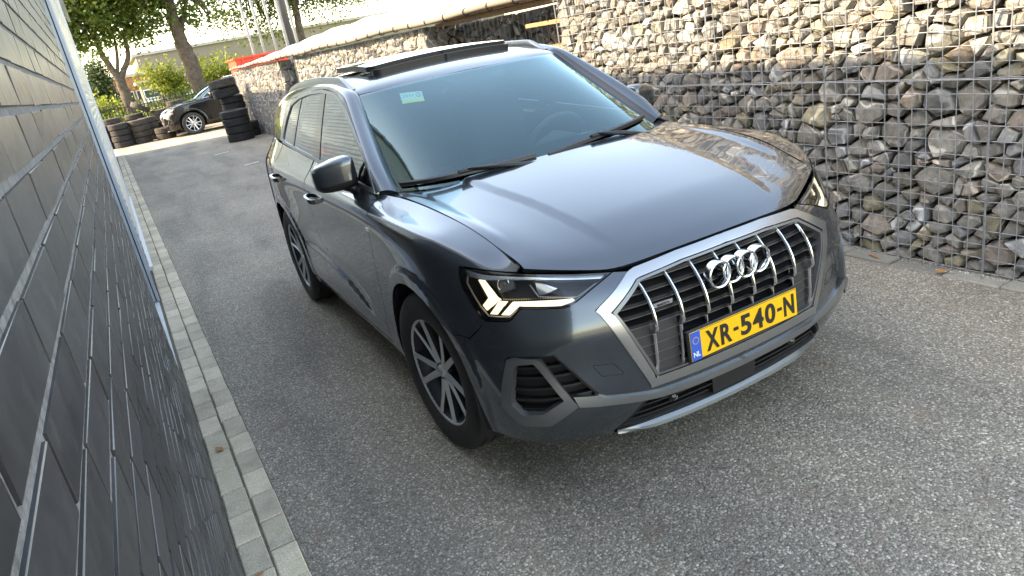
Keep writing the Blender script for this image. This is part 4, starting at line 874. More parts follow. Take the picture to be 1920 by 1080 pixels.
# ---- greenhouse
gxy=lambda y,z:(float(gx(y,z)),y,z)
DLO=[(.492,1.063),(.60,1.165),(.752,1.257),(.92,1.345),(1.08,1.422),(1.20,1.468),(1.341,1.497),(1.606,1.512),(1.933,1.503),(2.232,1.477),(2.46,1.435),(2.60,1.34),(2.70,1.24),(2.745,1.172),(2.68,1.168),(2.45,1.161),(2.2,1.153),(1.9,1.141),(1.5,1.119),(1.1,1.097),(.7,1.071)]
DLO=[tuple(p) for p in DLO]; dq=np.array(DLO); dq=dq if area2(dq)>0 else dq[::-1]
din=inset(dq,np.full(len(dq),.017)); top=lambda q:[gxy(*p) for p in q]
panel('window_trim',GREEN,top(dq),SIDE,'satin_silver',car,holes=[top(din)],off=.004,thick=.02,gap=0,step=.02)
def clip(poly,a,b,c):
    """keep the part with a*y+b*z<=c"""
    out=[]; n=len(poly)
    for i in range(n):
        p,q=poly[i],poly[(i+1)%n]; s,t=a*p[0]+b*p[1]-c,a*q[0]+b*q[1]-c
        if s<=0: out.append(tuple(p))
        if s*t<0: k=s/(s-t); out.append((p[0]+k*(q[0]-p[0]),p[1]+k*(q[1]-p[1])))
    return out
def line(y0,z0,y1,z1): a,b=(z1-z0),-(y1-y0); return a,b,a*y0+b*z0           # a*y+b*z=c along the line, positive on the rear side when going up
B0=line(1.555,1.12,1.535,1.50); B1=line(1.735,1.13,1.64,1.50); C0=line(2.29,1.16,2.125,1.48); C1=line(2.35,1.16,2.175,1.48); A0=line(.665,1.07,.64,1.3)
ng=lambda l:tuple(-t for t in l); D=[tuple(p) for p in din]
panel('side_window',GREEN,top(clip(clip(D,*B0),*ng(A0))),SIDE,'side_glass',car,off=-.004,thick=0,gap=.0005,step=.04)
panel('mirror_sail',GREEN,top(clip(D,*A0)),SIDE,'black_gloss',car,off=-.001,thick=.02,gap=.0005,step=.03)
panel('door_pillar',GREEN,top(clip(clip(D,*ng(B0)),*B1)),SIDE,'black_gloss',car,off=-.001,thick=.02,gap=.0005,step=.03)
panel('side_window',GREEN,top(clip(clip(D,*ng(B1)),*C0)),SIDE,'privacy_glass',car,off=-.004,thick=0,gap=.0005,step=.04)
panel('door_pillar',GREEN,top(clip(clip(D,*ng(C0)),*C1)),SIDE,'black_gloss',car,off=-.001,thick=.02,gap=.0005,step=.03)
panel('side_window',GREEN,top(clip(D,*ng(C1))),SIDE,'privacy_glass',car,off=-.004,thick=0,gap=.0005,step=.04)
CIN=[(.737,.454,1.052),(.706,.628,1.153),(.674,.80,1.257),(.642,.975,1.361),(.611,1.147,1.466),(.613,1.25,1.495),(.615,1.45,1.518),(.615,1.8,1.527),(.609,2.2,1.523),(.593,2.65,1.50),(.573,3.1,1.452),(.553,3.27,1.41)]
COUT=[(.492,1.063),(.60,1.165),(.752,1.257),(.92,1.345),(1.08,1.422),(1.20,1.468),(1.43,1.508),(1.80,1.511),(2.232,1.477),(2.65,1.452),(3.1,1.40),(3.27,1.355)]
fr=[]
for (x,y,z),(yo,zo) in zip(CIN,COUT):
    xo=-float(gx(yo,zo))+.002; a=np.array([-x,y,z]); b=np.array([-xo,yo,zo]); nrm_=np.array([-.62,-.25,.75]); w=.016
    fr.append([a,a+(b-a)*.22+nrm_*w*1.35,a+(b-a)*.62+nrm_*w*1.35,b])
FRAME=Surf(fr); uu,vv=np.meshgrid(np.linspace(0,11,67),np.linspace(0,3,9),indexing='ij'); Pf,Nf=FRAME.pn(uu.ravel(),vv.ravel())
if Nf[300][2]<0: Nf=-Nf
Ff=[(i*9+j,i*9+j+1,(i+1)*9+j+1,(i+1)*9+j) for i in range(66) for j in range(8)]
f0=Ff[260]
if np.cross(Pf[f0[1]]-Pf[f0[0]],Pf[f0[2]]-Pf[f0[0]])@Nf[f0[0]]<0: Ff=[f[::-1] for f in Ff]
for s_ in (1,-1): 
    o=mk('roof_frame',Pf*[s_,1,1],[f if s_>0 else f[::-1] for f in Ff],'paint',car,True,Nf*[s_,1,1]); o.data.materials.append(M['black_gloss'])
    for k_,pl_ in enumerate(o.data.polygons):
        if k_//8<27 and k_%8<2: pl_.material_index=1
dp=[(2.745,1.178),(2.70,1.24),(2.60,1.34),(2.46,1.435),(2.232,1.477),(2.65,1.452),(3.1,1.40),(3.27,1.355),(3.36,1.18),(3.1,1.178)]
panel('rear_pillar',GREEN,top(dp),SIDE,'paint',car,gap=.001)
roofo=[tuple(ROOF.ev(np.array([0.]),np.array([v]))[0][0]) for v in np.linspace(0,4,14)]+[tuple(ROOF.ev(np.array([u]),np.array([4.]))[0][0]) for u in np.linspace(.2,7,30)]+[tuple(ROOF.ev(np.array([7.]),np.array([v]))[0][0]) for v in np.linspace(4,0,12)][1:]
sun_hole=[(0.,1.34,1.55),(-.40,1.36,1.54),(-.455,1.42,1.54),(-.455,2.45,1.54),(-.41,2.52,1.54),(0.,2.53,1.56)]
roof_a=[p for p in roofo]
panel('roof',ROOF,roof_a,TOP,'paint',car,sym=True,gap=.002,step=.03)
panel('sunroof_opening',ROOF,sun_hole,TOP,'black_gloss',car,sym=True,off=.0015,thick=0,gap=0,step=.05)
panel('sunroof',ROOF,[(0.,1.385,1.56),(-.415,1.40,1.55),(-.445,1.44,1.55),(-.445,2.06,1.55),(-.42,2.09,1.55),(0.,2.09,1.57)],TOP,'roof_glass',car,sym=True,off=.046,thick=.03,gap=0,step=.05,fmat='black_plastic')
panel('sunroof_frame',ROOF,[(0.,1.389,1.56),(-.413,1.404,1.55),(-.441,1.444,1.55),(-.441,2.056,1.55),(-.418,2.086,1.55),(0.,2.086,1.57)],TOP,'black_gloss',car,sym=True,off=.034,thick=.02,gap=0,step=.06)
panel('wind_deflector',ROOF,[(0.,1.335,1.55),(-.40,1.35,1.54),(-.43,1.37,1.54),(-.43,1.41,1.54),(0.,1.39,1.56)],TOP,'black_plastic',car,sym=True,off=.028,thick=.03,gap=0,step=.05)
panel('rear_roof_glass',ROOF,[(0.,2.12,1.57),(-.44,2.12,1.55),(-.44,2.43,1.55),(-.40,2.50,1.54),(0.,2.51,1.56)],TOP,'roof_glass',car,sym=True,off=.004,thick=0,gap=0,step=.06)
wo=[tuple(WIND.ev(np.array([0.]),np.array([v]))[0][0]) for v in np.linspace(0,4,14)]+[tuple(WIND.ev(np.array([u]),np.array([4.]))[0][0]) for u in np.linspace(.2,4,18)]+[tuple(WIND.ev(np.array([4.]),np.array([v]))[0][0]) for v in np.linspace(4,0,12)][1:]
ws=panel('windscreen',WIND,wo,TOP,'windscreen_glass',car,sym=True,thick=0,gap=.0015,step=.04)
uvl=lambda L:[tuple(WIND.ev(np.array([u]),np.array([v]))[0][0]) for u,v in L]
inn=uvl([(.55,0.),(.52,1.),(.48,2.),(.45,3.),(.50,3.55),(.7,3.72),(2.,3.72),(3.3,3.70),(3.65,3.60),(3.80,3.3),(3.86,2.),(3.88,1.),(3.88,0.)])
half_ring=[wo[-1]]+wo[:-1]+[wo[-1]]
panel('screen_border',WIND,wo+inn[::-1],TOP,'black_gloss',ws,sym=True,off=-.004,thick=0,gap=.0,step=.04,bstep=.02)
panel('camera_housing',WIND,[(0.,1.025,1.48),(-.20,1.03,1.478),(-.165,.955,1.443),(-.147,.912,1.425),(-.07,.895,1.42),(-.048,.843,1.40),(-.025,.80,1.38),(0.,.795,1.38)],TOP,'black_plastic',ws,sym=True,off=-.008,thick=.02,gap=0,step=.04)
st=panel('sticker',WIND,STICK,TOP,'sticker',ws,mirror=False,off=-.0035,thick=0,gap=0,step=.03)
if isinstance(st,tuple): st=st[0]
panel('sticker_band',WIND,[tuple(np.array(STICK[0])*(1-t)+np.array(STICK[3])*t) for t in (.72,1.)]+[tuple(np.array(STICK[1])*(1-t)+np.array(STICK[2])*t) for t in (1.,.72)],TOP,'sticker_yellow',ws,mirror=False,off=-.0032,thick=0,gap=0,step=.03)
A,B,C_,D_=[np.array(p) for p in STICK]; sq=lambda a,b:A*(1-a)*(1-b)+B*a*(1-b)+C_*a*b+D_*(1-a)*b
ink=Acc(); wn_=np.array([0,-.46,.89])*.0
def ribbon(path,w):
    u_,v_=WIND.find(np.array([sq(*p)[:2] for p in path]),TOP); q_,n_=WIND.pn(u_,v_); P=q_-n_*.0022
    ink.tube(P,w,4)
ribbon([(.80+.10*math.cos(t),.34+.2*math.sin(t)) for t in np.linspace(0,6.3,18)],.0012); ribbon([(.76,.42),(.80,.30),(.84,.42)],.001)
for k in range(4): ribbon([(.12+.13*k,.25),(.18+.13*k,.30),(.14+.13*k,.42),(.2+.13*k,.45)],.001)
ink.build('sticker_print','sticker_ink',ws)
# rear window
rg=Acc(); V=[]
for t in np.linspace(0,1,6):
    for k in np.linspace(-1,1,13):
        V.append((k*(.55*(1-t)+.66*t),3.30+.13*t-.05*(abs(k)**2)*(1-t)-.06*k*k*t,1.415-.24*t+.03*(1-k*k)*(1-t)))
mk('rear_window',V,[(i*13+j,i*13+j+1,(i+1)*13+j+1,(i+1)*13+j) for i in range(5) for j in range(12)],'privacy_glass',car,True)
# cowl between bonnet and windscreen
V=[];
hr=[HOOD.ev(np.array([6.]),np.array([v]))[0][0] for v in np.linspace(0,5,17)]; wr0=[WIND.ev(np.array([.12]),np.array([v]))[0][0] for v in np.linspace(0,4,17)]
V=[tuple(h+np.array([0,-.05,-.035])) for h in hr]+[tuple(w+np.array([0,0,-.008])) for w in wr0]; V+=[(-x,y,z) for x,y,z in V]
mk('cowl',V,[(i,i+1,17+i+1,17+i) for i in range(16)]+[(34+i,34+17+i,34+17+i+1,34+i+1) for i in range(16)],'black_plastic',car,True)
for s_ in (1,-1):
    a=[hr[-1]+np.array([.01,-.02,-.02]),np.array(CIN[0])*[-1,1,1]+np.array([.01,0,-.01]),np.array([-.835,.50,1.055]),np.array([-.80,.40,1.035])]
    mk('pillar_foot',[(p[0]*s_,p[1],p[2]) for p in a],[(0,1,2,3)],'black_plastic',car)
# ---- roof rails
for s_ in (1,-1):
    t=np.linspace(0,1,40); y=1.23+t*1.95; xr=-np.interp(y,[1.2,1.45,1.8,2.2,2.65,3.1,3.3],[.608,.608,.608,.602,.586,.566,.55]); zr=np.interp(y,[1.2,1.25,1.45,1.8,2.2,2.65,3.1,3.27],[1.487,1.497,1.522,1.532,1.527,1.505,1.457,1.42])
    h=.036*smooth(t/.10)*smooth((1-t)/.12)+.003; a=Acc(); V=[]
    for i in range(40):
        c=np.array([xr[i]*s_,y[i],zr[i]+.004]); w=.017
        for (dx,dz) in ((-w,-.002),(-w*.95,h[i]*.55),(-w*.55,h[i]*.95),(0,h[i]),(w*.55,h[i]*.95),(w*.95,h[i]*.55),(w,-.002)): V.append(c+np.array([dx,0,dz]))
    F=[(i*7+j,i*7+j+1,(i+1)*7+j+1,(i+1)*7+j) for i in range(39) for j in range(6)]+[tuple(range(7)),tuple(range(39*7,40*7))]
    o=mk('roof_rail',V,F,'rail_alu',car,True); fixn(o); o.data.set_sharp_from_angle(angle=.9)
# ---- front: grille
gr=panel('grille',WRAP,xz(GO[:1])[:0]+[(0.,p[1],p[2]) if abs(p[0])<1e-3 else p for p in xz(GO)],XZ,'black_matt',car,sym=True,off=-.085,thick=0,gap=.004,step=.05,near=(1,-1,-.5))
panel('grille_frame',WRAP,[(0. if abs(p[0])<1e-3 else p[0],p[1],p[2]) for p in xz(GO)+xz(GI)],XZ,'satin_silver',gr,sym=True,off=.009,thick=.05,gap=-.001,step=.02,near=(1,-1,-.5))
panel('frame_lip',WRAP,[(0. if abs(p[0])<1e-3 else p[0],p[1],p[2]) for p in xz([(x*.992,z+(.004 if z<.5 else -.004)) for x,z in GI[::-1]])+xz([(x*.968,z+(.012 if z<.5 else -.011)) for x,z in GI])],XZ,'anthracite',gr,sym=True,off=.006,thick=.05,gap=0,step=.02,near=(1,-1,-.5))
def gw(z): return float(np.interp(z,[.446,.720,.80],[.388,.503,.383]))-.008
def ys_(x,z): return on(WRAP,np.c_[-abs(np.atleast_1d(x)),np.broadcast_to(z,np.shape(np.atleast_1d(x)))],XZ,(1,-1.,-.5))[:,1]
def slat(name,z,w,off,h,d,m_,parent,x0=None,tilt=.012):
    xs=np.linspace(-w if x0 is None else x0,w,41); y=ys_(xs,z)+off; V=[]
    for x,yy in zip(xs,y): V+=[(x,yy,z-h/2),(x,yy,z+h/2),(x,yy+d,z+h/2+tilt),(x,yy+d,z-h/2+tilt)]
    F=[(i*4+k,i*4+(k+1)%4,(i+1)*4+(k+1)%4,(i+1)*4+k) for i in range(40) for k in range(4)]+[(0,1,2,3),(160,163,162,161)]
    o=mk(name,V,F,m_,parent); fixn(o); return o
for k in range(10):
    z=.462+k*.0365; 
    if z<.80: slat('slat',z,gw(z),.012,.011,.055,'black_plastic',gr); slat('slat_edge',z-.0062,gw(z)-.002,.0105,.0024,.003,'anthracite',gr,tilt=0)
for k in (-1,1):                                            # closed lower fields with shallow ribs
    a=Acc()
    for j in range(5):
        z=.457+j*.037
        xs=np.linspace(.272,min(gw(z+.015),gw(z)),8); y=ys_(xs,z)+.008
        a.add([(k*x,yy,z) for x,yy in zip(xs,y)]+[(k*x,yy+.006,z+.033) for x,yy in zip(xs,y)],[(i,i+1,8+i+1,8+i) for i in range(7)])
    a.build('lower_field','black_rib',gr)
for x0 in (-.375,-.268,-.16,-.0535,.0535,.16,.268,.375):    # upright chrome bars with a kink
    zt=.806 if abs(x0)<.3 else .797; prof=[(zt,.012),(.77,-.006),(.735,-.020),(.70,-.028),(.665,-.031),(.632,-.031),(.620,-.024),(.611,-.011),(.56,-.009),(.50,-.009),(.447,.0)]
    V=[]
    for z,o_ in prof:
        y=float(ys_(np.array([x0]),z)[0])+o_; w=.0066 if z>.615 else .0056; V+=[(x0-w,y+.006,z),(x0-w*.35,y,z),(x0+w*.35,y,z),(x0+w,y+.006,z),(x0,y+.03,z)]
    n=len(prof); F=[(i*5+k,i*5+(k+1)%5,(i+1)*5+(k+1)%5,(i+1)*5+k) for i in range(n-1) for k in range(5)]+[(0,1,2,3,4),tuple(range((n-1)*5,n*5))]
    o=mk('grille_bar',V,F,'chrome',gr,True); fixn(o); o.data.set_sharp_from_angle(angle=.6)
# badge strip on the grille
bd=Acc().box((-.040,-.003,-.0075),(.040,.004,.0075)).build('script_badge','chrome',gr); bd.location=(-.322,float(ys_(np.array([-.322]),.702)[0])-.004,.702); bd.rotation_euler.z=-.09
text_mesh('badge_lettering','quattro',.017,'plate_black',gr,Matrix.Translation((-.322,float(ys_(np.array([-.322]),.702)[0])-.0085,.702))@Matrix.Rotation(-.09,4,'Z')@Matrix.Rotation(math.pi/2,4,'X'),.0004)
# ring emblem
em=empty('emblem',(0,-.884,.742)); em.parent=car
for k in range(4):
    cx=-.0945+k*.063; a=Acc().lathe([(.0408,.024),(.0408,-.004),(.0425,-.0065),(.0462,-.0075),(.0500,-.005),(.0505,0),(.0508,.024)],'y',64,c=(cx,.0012*(k%2),0),close=True)
    o=a.build('ring','chrome',em,True); fixn(o); o.data.set_sharp_from_angle(angle=.8)
# number plate
pl=empty('number_plate',(0,-.893,.522)); pl.parent=car; pl.rotation_euler.x=-.03
o=Acc().box((-.268,.002,-.062),(.268,.016,.062)).build('plate_holder','black_plastic',pl); bevel(o,.004)
o=Acc().box((-.26,-.002,-.0545),(.26,.002,.0545)).build('plate','plate_yellow',pl); bevel(o,.0015)
o=Acc().box((-.259,-.0032,-.0535),(-.214,-.0021,.0535)).build('country_band','plate_blue',pl)
bo=Acc(); 
for lo,hi in (((-.259,-.0028,.0515),(.259,-.0022,.0535)),((-.259,-.0028,-.0535),(.259,-.0022,-.0515)),((-.2585,-.0028,-.0512),(-.2565,-.0022,.0512)),((.2565,-.0028,-.0512),(.2585,-.0022,.0512))): bo.box(lo,hi)
bo.build('plate_edge','plate_black',pl)
RX=Matrix.Rotation(math.pi/2,4,'X')
def fit_text(s,x0,x1,zc,h,name,m_,bold):
    o=text_mesh(name,s,.1,m_,pl,RX,.0012,'CENTER',bold); v=np.array([tuple(p.co) for p in o.data.vertices]); lo,hi=v.min(0),v.max(0)
    o.data.transform(Matrix.Translation(((x0+x1)/2,-.0034,zc))@Matrix.Diagonal(((x1-x0)/(hi[0]-lo[0]),1,h/(hi[2]-lo[2]),1))@Matrix.Translation((-(lo[0]+hi[0])/2,0,-(lo[2]+hi[2])/2))); return o
cx=-.190
for ch,w in (('X',.058),('R',.050),('-',.026),('5',.050),('4',.052),('0',.050),('-',.026),('N',.052)):
    if ch=='-': o=Acc().box((cx+.002,-.0046,-.006),(cx+w-.002,-.0025,.006)).build('plate_character','plate_black',pl)
    else: fit_text(ch,cx,cx+w,0,.077,'plate_character','plate_black',.0026)
    cx+=w+.0095
fit_text('NL',-.252,-.222,-.030,.019,'country_letters','white_print',.0012)
stars=Acc()
for k in range(12):
    a=k*math.pi/6; c=(-.2365+.0125*math.cos(a),.021+.0125*math.sin(a)); stars.prism([(c[0]+(.0026 if j%2==0 else .0011)*math.sin(j*math.pi/5),c[1]+(.0026 if j%2==0 else .0011)*math.cos(j*math.pi/5)) for j in range(10)],-.0042,-.0033,'y')
stars.build('country_stars','plate_yellow',pl)
# ---- headlights
for s_ in (1,-1):
    mirr=lambda L:[(p[0],p[1],p[2]) for p in L]
    kw=dict(mirror=True,near=(1,-1,-.1))
hlp=panel('headlight',WRAP,HL,FRONT,'lamp_glass',car,off=0,thick=0,gap=.003,step=.03,**kw)
def sub(name,L,m_,off,thick,holes=(),fm=None,gap=0,step=.02):
    a=panel(name,WRAP,L,FRONT,m_,hlp[0],holes=holes,off=off,thick=thick,gap=gap,step=step,fmat=fm,**kw); a[1].parent=hlp[1]; return a
sub('housing',HL,'black_plastic',-.075,0,gap=.006,step=.05); 
hq=np.array(HL); sub('housing_wall',HL,'black_gloss',-.001,.075,holes=[tuple(map(tuple,np.c_[on(WRAP,inset((lambda q:q if area2(q)>0 else q[::-1])(hq@np.array(FRONT).T),np.full(len(hq),.009)),FRONT,(1,-1,-.1))]))],gap=.002,step=.03)
sub('upper_trim',HL_TRIM,'lamp_trim',-.008,.02)
for i,L in enumerate(DRL): sub('daytime_lamp',L,'lamp_on',-.016,.012)
for i,L in enumerate(DRL):
    q=np.array(L)@np.array(FRONT).T; q=q if area2(q)>0 else q[::-1]; big=inset(q,np.full(len(q),-.005)); sub('lamp_surround',[tuple(p) for p in on(WRAP,big,FRONT,(1,-1,-.1))],'black_gloss',-.020,.03)
sub('reflector',REFL,'lamp_reflector',-.035,.03)
sub('projector_frame',PROJ,'anthracite',-.030,.03)
for s_,par in ((1,hlp[0]),(-1,hlp[1])):
    c=np.array([-.770,-.565,.847]); n=np.array([-.55,-.8,.2]); n/=np.linalg.norm(n); c=c-n*.028; mw=Vector(n).to_track_quat('Z','Y').to_matrix().to_4x4()
    a=Acc().lathe([(0,.012),(.008,.0112),(.014,.008),(.018,.002),(.0185,-.01)],'z',24); o=a.build('projector_lens','lamp_glass',par,True)
    b=Acc().lathe([(.0185,.006),(.0225,.006),(.0235,-.004),(.0235,-.02),(.019,-.02),(0,-.018)],'z',24).build('projector','lamp_reflector',par,True)
    for q in (o,b):
        q.data.transform(Matrix.Translation(c)@mw)
        if s_<0: q.data.transform(Matrix.Diagonal((-1,1,1,1)))
    def strip(path,w,m_,name,off):
        q=np.array(path)@np.array(FRONT).T; q=dense(q,.01,False); u,v=WRAP.find(q,FRONT,(1,-1,-.1)); p,n_=WRAP.pn(u,v); p=p+n_*off; a=Acc().tube(p*[s_,1,1],w,6); a.build(name,m_,par,True)
    strip(HLED,.0032,'satin_silver','chrome_outline',-.008); strip(HLIN,.0028,'satin_silver','chrome_divider',-.020)
    dots=Acc(); q=dense(np.array([(-.795,-.575,.803),(-.70,-.665,.802),(-.60,-.735,.797)])@np.array(FRONT).T,.012,False); u,v=WRAP.find(q,FRONT,(1,-1,-.1)); p,n_=WRAP.pn(u,v)
    for pp,nn_ in zip(p,n_): c=(pp-nn_*.03)*[s_,1,1]; dots.box(tuple(c-.002),tuple(c+.002))
    dots.build('lamp_studs','satin_silver',par)
# ---- bumper details
vh=[tuple(p) for p in VHOLE]
vb=panel('side_vent',WRAP,vh,FRONT,'black_matt',car,off=-.05,thick=0,gap=.001,step=.03,**kw)
def vsub(name,L,m_,off,thick,holes=(),gap=0,step=.02):
    a=panel(name,WRAP,L,FRONT,m_,vb[0],holes=holes,off=off,thick=thick,gap=gap,step=step,**kw); a[1].parent=vb[1]; return a
vsub('vent_wall',vh,'black_plastic',-.001,.05,holes=[[tuple(p) for p in on(WRAP,inset((lambda q:q if area2(q)>0 else q[::-1])(np.array(vh)@np.array(FRONT).T),np.full(len(vh),.006)),FRONT,(1,-1,-.1))]],gap=.001)
vsub('vent_frame',VOUT,'anthracite',.006,.03,holes=[VIN])
for L in ([(.758,.567),(.835,.567)],[(.728,.523),(.838,.523)],[(.712,.470),(.845,.470)],[(.70,.428),(.842,.428)]):
    pass
for zc in (.405,.445,.485,.525,.56):
    q0=np.interp(zc,[.34,.41,.44,.607],[.05,-.10,-.2,-.022])+.02; q1=np.interp(zc,[.34,.41,.51,.605],[.19,.292,.265,.21])-.012
    L=[(q0,zc-.004),(q1,zc-.004),(q1,zc+.004),(q0,zc+.004)]; vsub('vent_slat',[tuple(p) for p in on(WRAP,dense(np.array(L),.02),FRONT,(1,-1,-.1))],'black_plastic',-.018,.03)
blade=xz([(.675,.451),(.597,.437),(.562,.418),(.454,.397),(.366,.382),(.2,.376),(0,.373),(0,.347),(.2,.349),(.366,.357),(.491,.376),(.595,.394),(.662,.409)])
blade=[(0. if abs(p[0])<1e-3 else p[0],p[1],p[2]) for p in blade]; panel('bumper_blade',WRAP,blade,XZ,'satin_silver',car,sym=True,off=.010,thick=.03,gap=0,step=.02,near=(1,-1,-.5))
for s_ in (1,-1):
    q=np.array(WASH)@np.array(FRONT).T; q=dense(np.vstack([q,q[:1]]),.008,False); u,v=WRAP.find(q,FRONT,(1,-1,-.1)); p,n_=WRAP.pn(u,v); Acc().tube((p+n_*.0002)*[s_,1,1],.0011,5).build('washer_cover_joint','black_matt',car,True)
low=[(0.,.232),(.25,.232),(.44,.236),(.512,.25),(.47,.312),(.415,.368),(.2,.360),(0,.358)]; lw=[(0. if abs(p[0])<1e-3 else p[0],p[1],p[2]) for p in xz(low)]
li=panel('lower_intake',WRAP,lw,XZ,'black_matt',car,sym=True,off=-.06,thick=0,gap=0,step=.04,near=(1,-1,-.5))
panel('intake_wall',WRAP,lw+[(0. if abs(p[0])<1e-3 else p[0],p[1],p[2]) for p in xz([(x*.985,z+(.004 if z<.3 else -.004)) for x,z in low[::-1]])],XZ,'black_plastic',li,sym=True,off=-.001,thick=.06,gap=0,step=.03,near=(1,-1,-.5))
for z,w in ((.266,.47),(.295,.46),(.324,.445)): slat('intake_slat',z,w,.018,.0055,.04,'black_plastic',li,tilt=.004)
slat('sensor_panel',.298,.10,.016,.085,.02,'black_plastic',li,x0=-.115,tilt=0)
for x in (-.30,.30):
    y=float(ys_(np.array([x]),.315)[0]); Acc().lathe([(0,-.002),(.008,-.001),(.010,.003),(.016,.004),(.016,.03)],'y',20,c=(x,y+.004,.318)).build('parking_sensor','black_gloss',li,True)
xs=np.linspace(-.512,.512,61); V=[]
for x in xs:
    zb=float(np.interp(abs(x),[0,.2,.4,.535],[.205,.206,.211,.228])); y=float(ys_(np.array([min(abs(x),.53)]),zb+.035)[0])+(max(0,abs(x)-.53)*.4); e=1-smooth((abs(x)-.36)/.15); y+=.012*(1-e)
    g=.25+.75*e; V+=[(x,y+.030,zb+.006+.030*g),(x,y-.002*e,zb+.006+.024*g),(x,y-.014*e,zb+.006+.012*g),(x,y-.016*e,zb+.005),(x,y-.004,zb-.002),(x,y+.05,zb-.004)]
lipo=mk('chin_lip',V,[(i*6+k,i*6+k+1,(i+1)*6+k+1,(i+1)*6+k) for i in range(60) for k in range(5)],'lip_silver',car,True); fixn(lipo); lipo.data.set_sharp_from_angle(angle=.5)
# ---- doors: handles, badge
for yc,zc in ((1.487,.945),(2.488,.974)):
    p=on(WRAP,[(yc,zc)],SIDE,(0,-2,-.6))[0]
    for s_ in (1,-1):
        h=Acc(); t=np.linspace(-1,1,15); P=[(p[0]-.010-.030*(1-abs(k)**4),yc+.105*k,zc+.006*k) for k in t]; V=[]
        for (x,y,z) in P: V+=[(x-.005,y,z-.013),(x-.009,y,z),(x-.005,y,z+.013),(x+.010,y,z+.012),(x+.010,y,z-.012)]
        F=[(i*5+j,i*5+(j+1)%5,(i+1)*5+(j+1)%5,(i+1)*5+j) for i in range(14) for j in range(5)]+[(0,1,2,3,4),tuple(range(70,75))]
        o=mk('door_handle',[(x*s_,y,z) for x,y,z in V],F,'handle_paint',car,True); fixn(o); o.data.set_sharp_from_angle(angle=.7)
        c=Acc().lathe([(0,.0),(.05,-.001),(.052,.004)],'x',24,c=(0,0,0)); V=[((p[0]-.0016)*s_,yc-.02+v[1]*1.5,zc-.004+v[2]*.62) for v in c.v]; mk('handle_shade',V,c.f,'black_gloss',car,True)  # flat black disc paints the shade of the hollow behind the grip
p=on(WRAP,[(.455,.925)],SIDE,(0,-2,-.6))[0]
for s_ in (1,-1):
    a=Acc().box((p[0]-.003,.44,.917),(p[0]+.004,.462,.933)).box((p[0]-.003,.466,.917),(p[0]+.004,.486,.933)); mk('fender_badge',[(x*s_,y,z) for x,y,z in a.v],a.f,'chrome',car)
# ---- wing mirrors
def mirror_shell(s_):
    n1,n2=28,20; V=[]; tops=[]
    for i in range(n2+1):
        th=-math.pi/2+math.pi*i/n2
        for j in range(n1):
            ph=2*math.pi*j/n1; se=lambda a,e:math.copysign(abs(a)**e,a); cx=se(math.cos(th),.38)*se(math.cos(ph),.55); cy=se(math.cos(th),.38)*se(math.sin(ph),.65); cz=se(math.sin(th),.40)
            x=-.925+.098*cx; y=.800+.066*cy*(1.15 if cy<0 else .75)+.05*(-cx)*.6; z=1.148+.076*cz*(1-.16*max(0,-cx))+.012*cx
            if cz<-.3: x+=.012*(-cz-.3)
            V.append((x*s_,y,z)); tops.append(cz)
    F=[(i*n1+j,i*n1+(j+1)%n1,(i+1)*n1+(j+1)%n1,(i+1)*n1+j) for i in range(n2) for j in range(n1)]
    return V,F,tops
for s_ in (1,-1):
    V,F,tp_=mirror_shell(s_); up=[f for f in F if sum(tp_[i] for i in f)/4>-.25]; dn=[f for f in F if sum(tp_[i] for i in f)/4<=-.25]
    def used(F_): 
        ids=sorted({i for f in F_ for i in f}); m_={k:j for j,k in enumerate(ids)}; return [V[i] for i in ids],[tuple(m_[i] for i in f) for f in F_]
    mh=mk('wing_mirror',*used(up),'paint',car,True); fixn(mh); lo_=mk('mirror_base',*used(dn),'black_plastic',mh,True); fixn(lo_)
    Acc().tube([(-.90*s_,.79,1.10),(-.86*s_,.775,1.075),(-.835*s_,.765,1.055)],[.03,.027,.034],10).build('mirror_arm','black_plastic',mh,True)
    g=Acc().prism([(-.09,-.055),(.085,-.06),(.095,.0),(.085,.055),(-.07,.06),(-.095,.02)],0,.004,'y'); go=g.build('mirror_glass','chrome',mh); go.location=(-.925*s_,.852,1.148)
# ---- wipers
def wp(x,u,off=.006):
    v=np.linspace(0,4,120); P,N=WIND.pn(np.full(120,u),v); k=int(np.argmin(abs(-P[:,0]-abs(x)))); q=P[k]+N[k]*off; return np.array([q[0]*(1 if x<0 else -1),q[1],q[2]])
for nm,(xa,ua,xb,ub,px_) in {'a':(-.715,.22,-.13,.20,-.30),'b':(-.07,.10,.62,.42,.22)}.items():
    xs=np.linspace(xa,xb,26); us=np.linspace(ua,ub,26); P=np.array([wp(x,u,.012) for x,u in zip(xs,us)])
    w=Acc(); V=[]
    for p in P: V+=[p+np.array([0,-.010,-.008]),p+np.array([0,-.007,.007]),p+np.array([0,.006,.012]),p+np.array([0,.008,-.006])]
    F=[(i*4+k,i*4+(k+1)%4,(i+1)*4+(k+1)%4,(i+1)*4+k) for i in range(25) for k in range(4)]+[(0,1,2,3),(100,103,102,101)]
    wo_=mk('wiper',V,F,'black_plastic',car); fixn(wo_); mid=P[11]
    piv=wp(px_+.22 if nm=='a' else px_+.28,.0,.0)+np.array([0,-.045,-.012]); w=Acc().tube([mid+np.array([0,-.004,.014]),(mid+piv)/2+np.array([0,-.012,.016]),piv],[.009,.011,.014],8); w.build('wiper_arm','black_plastic',wo_,True)
    o=Acc().box((-.045,-.012,-.006),(.045,.014,.013)).build('wiper_joint','black_plastic',wo_); bevel(o,.004); d=P[13]-P[9]; o.location=mid+np.array([0,-.002,.006]); o.rotation_euler=(-.4,0,math.atan2(d[1],d[0]))
